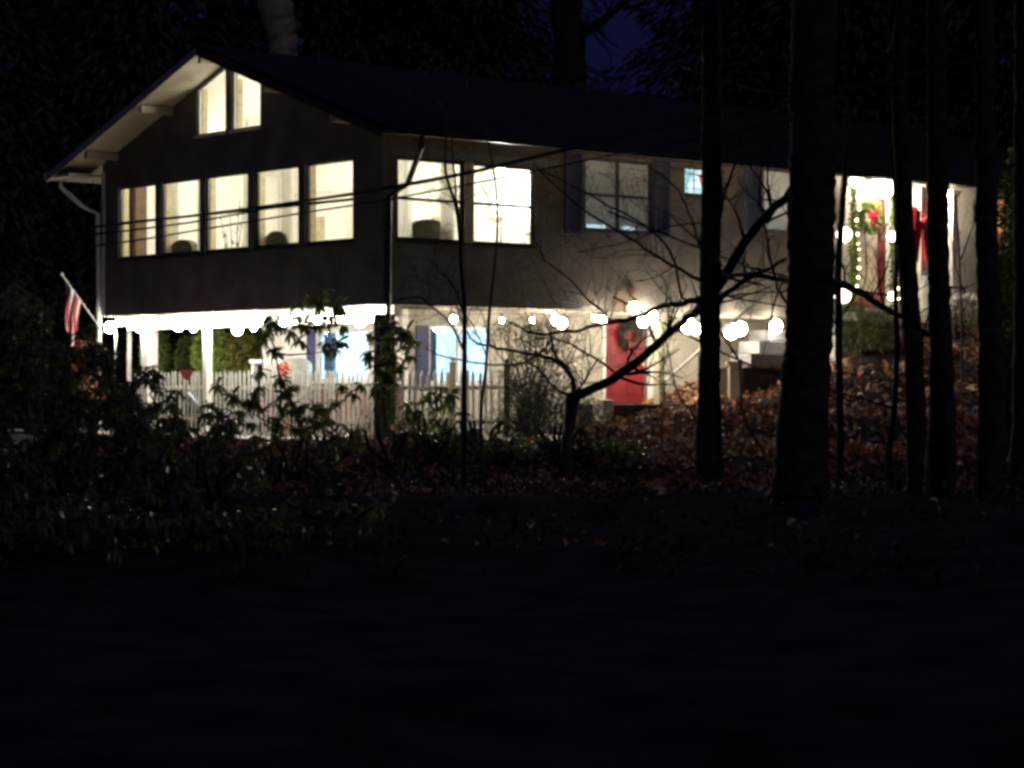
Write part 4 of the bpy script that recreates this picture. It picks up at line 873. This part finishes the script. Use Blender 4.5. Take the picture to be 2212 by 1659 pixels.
# lounger shape: pale blue-grey chair back seen behind the pickets
p = at(505, 900, 46.6); lc = empty('patio_lounger', (p.x, p.y, PZ), 'pale grey reclining patio chair behind the pickets', 'lounger'); BG = mat('pale_mesh', (.5, .54, .62), .7)
mb = MB(); mb.hexa([(-.5, -.3, .35), (.5, -.3, .35), (.5, .3, .35), (-.5, .3, .35), (-.5, -.3, .4), (.5, -.3, .4), (.5, .3, .4), (-.5, .3, .4)]); mb.build('seat', BG, lc)
mb = MB(); mb.hexa([(-.5, -.3, .38), (-.47, -.3, .36), (-.47, .3, .36), (-.5, .3, .38), (-.95, -.3, .85), (-.92, -.3, .84), (-.92, .3, .84), (-.95, .3, .85)]); mb.build('backrest', BG, lc)
for sx in (-.45, .45):
    for sy in (-.27, .27): mb = MB(); mb.tube([(sx, sy, .35), (sx, sy, 0)], .018, 6); mb.build('leg', BG, lc)
# flag on its angled pole
pa = at(222, 716, 46.0); pb = at(133, 592, 45.0); fg = empty('flag', pa, 'red and white striped flag hanging from an angled pole at the left of the house', 'flag')
mb = MB(); mb.tube([(0, 0, 0), pb-pa], .016, 8); mb.ball(pb-pa, .04); mb.build('pole', WHT, fg, smooth=False)
mb = MB(); top0 = (at(140, 604, 45.1)-pa); top1 = (at(175, 655, 45.4)-pa)
nu, nvv = 26, 22; C = {}
RED_, WH_, NV_ = (.55, .03, .04), (.8, .76, .72), (.03, .04, .14)
def fp(i, j):
    u = i/nu; v = j/nvv; base = top0.lerp(top1, u)
    x = base.x*(1-.35*v)+(-.62)*.35*v+.02*math.sin(v*7+u*3); y = base.y+.09*math.sin(u*15+v*2)*(0.4+v); z = base.z-v*(.85+.35*(u))
    return Vector((x, y, z))
for i in range(nu):
    for j in range(nvv):
        stripe = int(i/nu*9) % 2; c = RED_ if stripe == 0 else WH_
        if i < nu*.32 and j < nvv*.22: c = NV_
        mb.face([fp(i, j), fp(i+1, j), fp(i+1, j+1), fp(i, j+1)], c)
fo = mb.build('cloth', mat('flag_cloth', (1, 1, 1), .8, (.9, .9, .9), attr=True), fg, smooth=True)
sm = fo.modifiers.new('thick', 'SOLIDIFY'); sm.thickness = .006
# terracotta things left of the porch (reddish patch behind the shrubs)


# ------------------------------------------------------------ trees
def smooth_path(P, sub=4):
    out = []; P = [Vector(p) for p in P]
    for i in range(len(P)-1):
        p0, p1, p2, p3 = P[max(i-1, 0)], P[i], P[i+1], P[min(i+2, len(P)-1)]
        for k in range(sub):
            t = k/sub; out.append(.5*((2*p1)+(p2-p0)*t+(2*p0-5*p1+4*p2-p3)*t*t+(3*p1-p0-3*p2+p3)*t**3))
    out.append(P[-1]); return out
BTX = bpy.data.textures.new('bark_lumps', 'CLOUDS'); BTX.noise_scale = .16; BTX.noise_depth = 3
def tree(name, base, trunk, limbs, label, m=BARK, group=None, tw=(8, 1.2, 1), cat='tree', sub=5):
    base = Vector(base); root = empty(name, base, label, cat, group); mb = MB()
    pts = smooth_path([p for p, r in trunk], sub); k = len(trunk)-1
    rad = []
    for i in range(len(pts)):
        f = i/sub; a = int(min(f, k-1)); t = f-a; rad.append(trunk[a][1]*(1-t)+trunk[a+1][1]*t)
    rad = [q*(1+.025*math.sin(i*2.3+base.x)) for i, q in enumerate(rad)]
    pts = [p+Vector((rng.uniform(-.06, .06), rng.uniform(-.06, .06), 0))*rad[min(i, len(rad)-1)]*(2 if sub < 8 else .35) for i, p in enumerate(pts)]
    mb.tube([p-base for p in pts], rad, 14 if sub < 8 else 30); to = mb.build('trunk', m, root, smooth=True)
    if sub >= 8:
        dm_ = to.modifiers.new('bark', 'DISPLACE'); dm_.texture = BTX; dm_.strength = min(.09, max(r for p, r in trunk)*.3); dm_.texture_coords = 'LOCAL'
    cr = MB()
    for P, r0, r1 in limbs:
        sp = smooth_path([p-base for p in P], 4); n = len(sp)
        sp = [q+rv(.012 if r0 < .03 else .02) for q in sp]
        cr.tube(sp, [r0+(r1-r0)*i/(n-1) for i in range(n)], 7); twigs(cr, sp, (r0+r1)/2, tw[0], tw[1], tw[2])
    if limbs: cr.build('crown', m, root, smooth=True)
    return root
def gtrunk(xb, yb, Y, prof, H_=20, label='', limbs=(), m=BARK, auto=7, group='dark trunks in front of the right half of the house', name='bare_tree'):
    "prof: list of (x,y,width_px) from the base upwards; continues up to H_ m"
    T = []
    b = at(xb, yb, Y); z = gz(b.x, b.y)
    w0 = prof[0][2]; T.append((Vector((b.x, b.y, z-.4)), w0*.62/F*Y)); T.append((Vector((b.x, b.y, z+.15)), w0*.54/F*Y))
    for x, y, w in prof: p = at(x, y, Y); T.append((p, w/2/F*Y))
    T = [T[0], T[1]]+[q for q in T[2:] if q[0].z > z+.5]
    last, r = T[-1]; dx = (T[-1][0]-T[-2][0]); 
    while last.z < H_: last = last+Vector((rng.uniform(-.25, .25), rng.uniform(-.2, .2), 2.6)); r *= .84; T.append((last, r))
    L = list(limbs)
    for k in range(auto):
        i = rng.randint(max(2, len(T)-6), len(T)-1); p = T[i][0]; a = rng.uniform(0, 6.28); l = rng.uniform(2, 4.5)
        e = p+Vector((math.cos(a)*l, math.sin(a)*l, rng.uniform(.8, 3))); L.append(([p, p.lerp(e, .5)+Vector((0, 0, -.2)), e], T[i][1]*.45, .015))
    return tree(name, (b.x, b.y, z), T, L, label, m, group, tw=(11, 1.3, 1), sub=16 if Y < 40 and w0 > 20 else 5)
def lp(pts, Y, dY=0): return [at(x, y, Y+dY*i/len(pts)) for i, (x, y) in enumerate(pts)]
def br(pts, Y, w0, w1, dY=0): return (lp(pts, Y, dY), w0/2/F*Y, w1/2/F*Y)
YT = 33
gtrunk(1532, 1010, YT, [(1530, 950, 58), (1533, 820, 46), (1534, 660, 45), (1536, 500, 44), (1537, 330, 44), (1538, 100, 42)], label='straight dark trunk crossing the stained glass window', limbs=[
    br([(1540, 640), (1572, 583), (1621, 510), (1665, 456), (1707, 412), (1760, 330)], YT, 24, 15, -2),
    br([(1540, 665), (1557, 645), (1616, 602), (1631, 592), (1700, 560)], YT, 15, 7, -.5),
    br([(1520, 640), (1473, 654), (1433, 660), (1376, 684), (1322, 698), (1255, 711), (1193, 720), (1153, 722), (1098, 694)], YT, 13, 4),
    br([(1520, 612), (1464, 578), (1411, 547), (1335, 498), (1255, 449), (1198, 396), (1149, 351)], YT, 8, 3),
    br([(1520, 655), (1473, 640), (1460, 569), (1424, 511), (1367, 471), (1300, 436), (1225, 395), (1162, 365)], YT, 7, 3),
    br([(1522, 560), (1499, 491), (1474, 427), (1440, 385), (1400, 360)], YT, 6, 3),
    br([(1548, 520), (1562, 430), (1578, 380), (1592, 334), (1600, 290)], YT, 8, 4),
    br([(1522, 480), (1440, 492), (1360, 520), (1250, 545)], YT, 4, 2),
])
Y2 = 28
gtrunk(1727, 1075, Y2, [(1730, 1000, 112), (1738, 850, 106), (1748, 700, 100), (1752, 560, 98), (1754, 400, 101), (1756, 250, 99), (1758, 60, 96)], label='thickest dark trunk standing before the long side of the house', limbs=[
    br([(1790, 606), (1841, 623), (1890, 652), (1939, 681), (2007, 725), (2050, 745)], Y2, 20, 8, 3),
    br([(1720, 610), (1700, 608), (1636, 595), (1585, 592), (1562, 590)], Y2, 14, 8, 3),
    br([(1710, 680), (1690, 637), (1675, 608), (1655, 500), (1643, 442), (1643, 334), (1650, 250)], Y2, 7, 4),
])
gtrunk(1985, 1060, 31, [(1980, 950, 46), (1975, 800, 42), (1965, 650, 42), (1955, 500, 40), (1950, 350, 38), (1945, 100, 34)], label='leaning dark trunk just right of the front door')
gtrunk(2030, 1060, 30, [(2034, 950, 62), (2034, 800, 52), (2028, 600, 46), (2026, 400, 46), (2024, 200, 44), (2022, 50, 40)], label='dark trunk beside the red bow, between its two neighbours')
gtrunk(2140, 1080, 29, [(2142, 950, 62), (2140, 750, 52), (2132, 550, 47), (2130, 400, 46), (2128, 200, 44), (2126, 50, 40)], label='dark trunk right of the beige porch wall')
gtrunk(1815, 1000, 34, [(1812, 700, 16), (1812, 560, 15), (1820, 450, 14), (1826, 360, 12), (1828, 200, 10)], label='thin trunk hugging the right side of the thickest trunk', auto=4, H_=12)
gtrunk(1920, 1030, 33, [(1922, 960, 14), (1932, 880, 12), (1938, 760, 12), (1934, 640, 10), (1936, 500, 8)], label='slender leaning sapling at the foot of the leafy bank', auto=4, H_=9)
gtrunk(2210, 1060, 31, [(2215, 900, 60), (2216, 600, 50), (2212, 300, 44), (2212, 60, 40)], label='dark trunk cut by the right edge of the view')
gtrunk(262, 1050, 33, [(262, 900, 30), (262, 780, 24), (264, 705, 22)], label='short dark stump-like trunk before the left porch posts', H_=2.2, auto=0, name='dead_tree', group=None)
# dogwood
Y3 = 35
N_ = [(1224, 958), (1228, 930), (1233, 889), (1238, 856)]
b = at(1224, 975, Y3); tr = [(Vector((b.x, b.y, gz(b.x, b.y)-.2)), .12)]+[(at(x, y, Y3), w/2/F*Y3) for (x, y), w in zip(N_, (22, 22, 28, 34))]
tree('dogwood', (b.x, b.y, gz(b.x, b.y)), tr, [
    br([(1238, 856), (1300, 831), (1389, 769), (1433, 729), (1473, 698), (1520, 660)], Y3, 22, 15, -1.5),
    br([(1238, 856), (1240, 827), (1220, 796), (1189, 774), (1122, 760), (1060, 747), (1024, 738), (1002, 702), (985, 660)], Y3, 11, 3),
    br([(1191, 729), (1171, 760), (1122, 785), (1046, 785), (962, 771), (918, 751)], Y3, 6, 3),
    br([(1238, 856), (1230, 800), (1200, 765), (1191, 729), (1180, 700)], Y3, 5, 4),
    br([(1238, 856), (1260, 827), (1275, 800), (1295, 770)], Y3, 7, 3),
    br([(1331, 806), (1291, 778), (1238, 747), (1193, 729), (1150, 735)], Y3, 6, 3),
    br([(1238, 856), (1198, 836), (1158, 791), (1130, 780)], Y3, 8, 3),
    br([(1300, 670), (1260, 636), (1229, 600), (1180, 565), (1162, 525), (1120, 480)], Y3, 5, 2),
    br([(1322, 698), (1300, 670), (1278, 650)], Y3, 4, 4),
], 'low bare dogwood with arching branches across the red door', TWIG, tw=(17, .9, 1))
def sapling(stems, Y, label, tw=(16, .9, 1), group='thin saplings before the warm long-side windows'):
    x0, y0 = stems[0][0][0]; b = at(x0, y0, Y); z = gz(b.x, b.y)
    P, w0, w1 = stems[0]; tr = [(Vector((b.x, b.y, z-.2)), w0*.6/F*Y)]+[(at(x, y, Y), (w0+(w1-w0)*i/len(P))/2/F*Y) for i, (x, y) in enumerate(P) if at(x, y, Y).z > z+.1]
    L = [br(p, Y, a, c) for p, a, c in stems[1:]]
    L.append(br(P[len(P)//2:], Y, w1*.9, w1*.8))
    return tree('sapling', (b.x, b.y, z), tr, L, label, TWIG, group, tw=tw)
sapling([([(1002, 990), (1003, 791), (1004, 671), (998, 600), (991, 489), (982, 436), (962, 369), (964, 285), (966, 180)], 12, 4),
         ([(992, 500), (984, 405), (975, 300), (972, 200)], 6, 4), ([(1004, 680), (980, 620), (955, 590), (930, 560)], 5, 2), ([(1003, 760), (975, 700), (930, 660), (900, 640), (845, 655)], 6, 3)], 34, 'taller forked sapling crossing the left warm window')
sapling([([(1040, 975), (1040, 880), (1051, 778), (1058, 667), (1069, 569), (1075, 471), (1069, 387), (1053, 294), (1046, 200)], 8, 3),
         ([(1052, 770), (1020, 700), (985, 660)], 4, 2), ([(1075, 470), (1060, 430), (1040, 400)], 3, 2)], 35, 'thin curved sapling crossing the right warm window', tw=(6, .6, 1))
sapling([([(650, 985), (650, 935), (640, 890), (620, 850), (600, 820)], 7, 4), ([(650, 935), (680, 900), (720, 930)], 4, 3), ([(645, 930), (590, 915), (540, 890)], 4, 2)], 34.5, 'small bare sapling in front of the pickets', tw=(3, .4, 0), group=None)
sapling([([(1655, 1010), (1645, 970), (1606, 896), (1597, 784), (1575, 745), (1557, 720)], 6, 3), ([(1606, 896), (1620, 860), (1612, 800)], 3, 2)], 34, 'arching thin sapling between the two big trunks', tw=(4, .4, 0), group=None)
sapling([([(1540, 1000), (1500, 900), (1470, 860), (1455, 815), (1440, 740), (1425, 690)], 5, 2), ([(1470, 860), (1520, 890)], 3, 2)], 36, 'spindly sapling in front of the olive wall', tw=(5, .5, 0), group=None)
sapling([([(2078, 760), (2078, 690), (2075, 620), (2070, 500), (2062, 420)], 5, 3), ([(2075, 560), (2100, 490), (2105, 430)], 3, 2), ([(2078, 620), (2060, 560), (2052, 470)], 3, 2)], 44, 'twiggy sapling against the beige porch wall', tw=(9, .6, 0), group=None)
sapling([([(1860, 690), (1862, 640), (1872, 580), (1868, 500)], 3, 2), ([(1862, 640), (1890, 600), (1905, 540)], 2, 2), ([(1865, 600), (1850, 570), (1845, 500)], 2, 1.5)], 46, 'fine twigs crossing the bright front door', tw=(10, .6, 0), group=None)

# trees behind the house: tall dark evergreens and bare trunks
def evergreen_proto(seed):
    r_ = random.Random(seed); root = empty('evergreen_tree', (0, 0, 0), 'x', 'tree', 'dark evergreens behind the house'); mb = MB()
    mb.tube([(0, 0, -1), (0, 0, 6), (.1, 0, 12), (0, 0, 17)], [.35, .28, .16, .04], 8); mb.build('trunk', BARK, root)
    lv = MB()
    for k in range(11000):
        z = 1.5+15.5*(r_.random()**1.15); rr = (3.6*(1-(z-1.5)/16.5)+.3)*math.sqrt(r_.random())*(1+.25*math.sin(z*3)); a = r_.uniform(0, 6.283)
        p = Vector((rr*math.cos(a), rr*math.sin(a), z)); d = Vector((math.cos(a), math.sin(a), r_.uniform(-.7, .1)))
        c = r_.uniform(.6, 1.4); lv.leaf(p, d, Vector((r_.uniform(-.4, .4), r_.uniform(-.4, .4), 1)), r_.uniform(.25, .5), r_.uniform(.07, .14), (c, c, c))
    lv.build('crown', LEAFD, root); return root
protos = [evergreen_proto(1), evergreen_proto(2)]
spots = [(-300, 66, 1.2, 'evergreen far left behind the flag'), (-60, 62, 1.15, 'evergreen at the left edge of the view'), (120, 70, 1.3, 'evergreen behind the left eave corner'), (300, 64, 1.25, 'evergreen rising left of the roof peak'), (470, 76, 1.5, 'evergreen directly behind the roof peak'), (690, 72, 1.45, 'evergreen right of the pale trunk'), (850, 80, 1.6, 'evergreen behind the front part of the ridge'), (900, 74, 1.4, 'evergreen behind the middle of the ridge'), (1060, 72, 1.25, 'evergreen left of the dark blue patch of sky'),
         (1570, 72, 1.3, 'evergreen right of the dark blue patch of sky'), (1690, 76, 1.5, 'evergreen behind the straight trunk'), (1790, 70, 1.4, 'evergreen behind the thickest trunk'), (1930, 78, 1.6, 'evergreen above the front door'), (2080, 72, 1.45, 'evergreen above the beige porch wall'), (2230, 68, 1.4, 'evergreen at the right edge of the view'), (2420, 74, 1.4, 'evergreen beyond the right edge of the view'), (60, 85, 1.6, 'far evergreen filling the gap at the left'), (1000, 88, 1.35, 'far evergreen well left of the brown trunk')]
for i, (x, Y, sc, lb) in enumerate(spots):
    o = protos[i % 2] if i < 2 else copy_tree(protos[i % 2])
    p = at(x, 0, Y); o.location = (p.x, p.y, gz(p.x, p.y)-.3); o.scale = (sc*.95, sc*.95, sc); o.rotation_euler[2] = rng.uniform(0, 6); o['label'] = 'dark '+lb
gtrunk(612, 300, 60, [(615, 200, 62), (613, 110, 60), (608, 60, 64), (596, 20, 74), (570, -60, 50)], label='tree rising behind the roof near its peak, bark paled for the light on it', m=BARKP, group=None, auto=4, name='light_paled_tree')  # light falling on this trunk is put into its bark colour
gtrunk(1236, 300, 62, [(1236, 250, 72), (1234, 180, 70), (1228, 90, 68), (1224, 0, 66)], label='broad brown trunk left of the dark blue patch of sky', m=BARK, group=None)

# ------------------------------------------------------------ overhead wires
def wire(pts, Y, w, label):
    P = smooth_path([at(x, y, Y) for x, y in pts], 6); mb = MB(); mb.tube(P, w/2/F*Y, 6)
    o = mb.build('utility_wire', mat('wire_rubber', (.02, .02, .02), .6), smooth=True); tag(o, label, 'wire', 'overhead wires crossing the windows')
wire([(-400, 545), (-100, 520), (255, 484), (540, 449), (762, 417), (856, 400), (1020, 369), (1254, 314), (1500, 262), (2000, 150), (2700, -10)], 24, 5.4, 'uppermost overhead wire, climbing to the eave above the shuttered window')
wire([(-400, 600), (-100, 565), (255, 524), (430, 496), (664, 458), (762, 443), (856, 427), (1020, 396), (1180, 364), (1260, 347), (1393, 320), (1700, 262), (2200, 150), (2700, 40)], 24.2, 4.2, 'lowest overhead wire, faint below the window rails')
wire([(-400, 570), (-100, 540), (255, 500), (345, 489), (430, 477), (540, 457), (664, 434), (762, 420), (856, 404), (1020, 373), (1254, 318), (1500, 266), (2000, 155), (2700, -4)], 24.1, 4.6, 'middle overhead wire twisting up to meet the uppermost one')
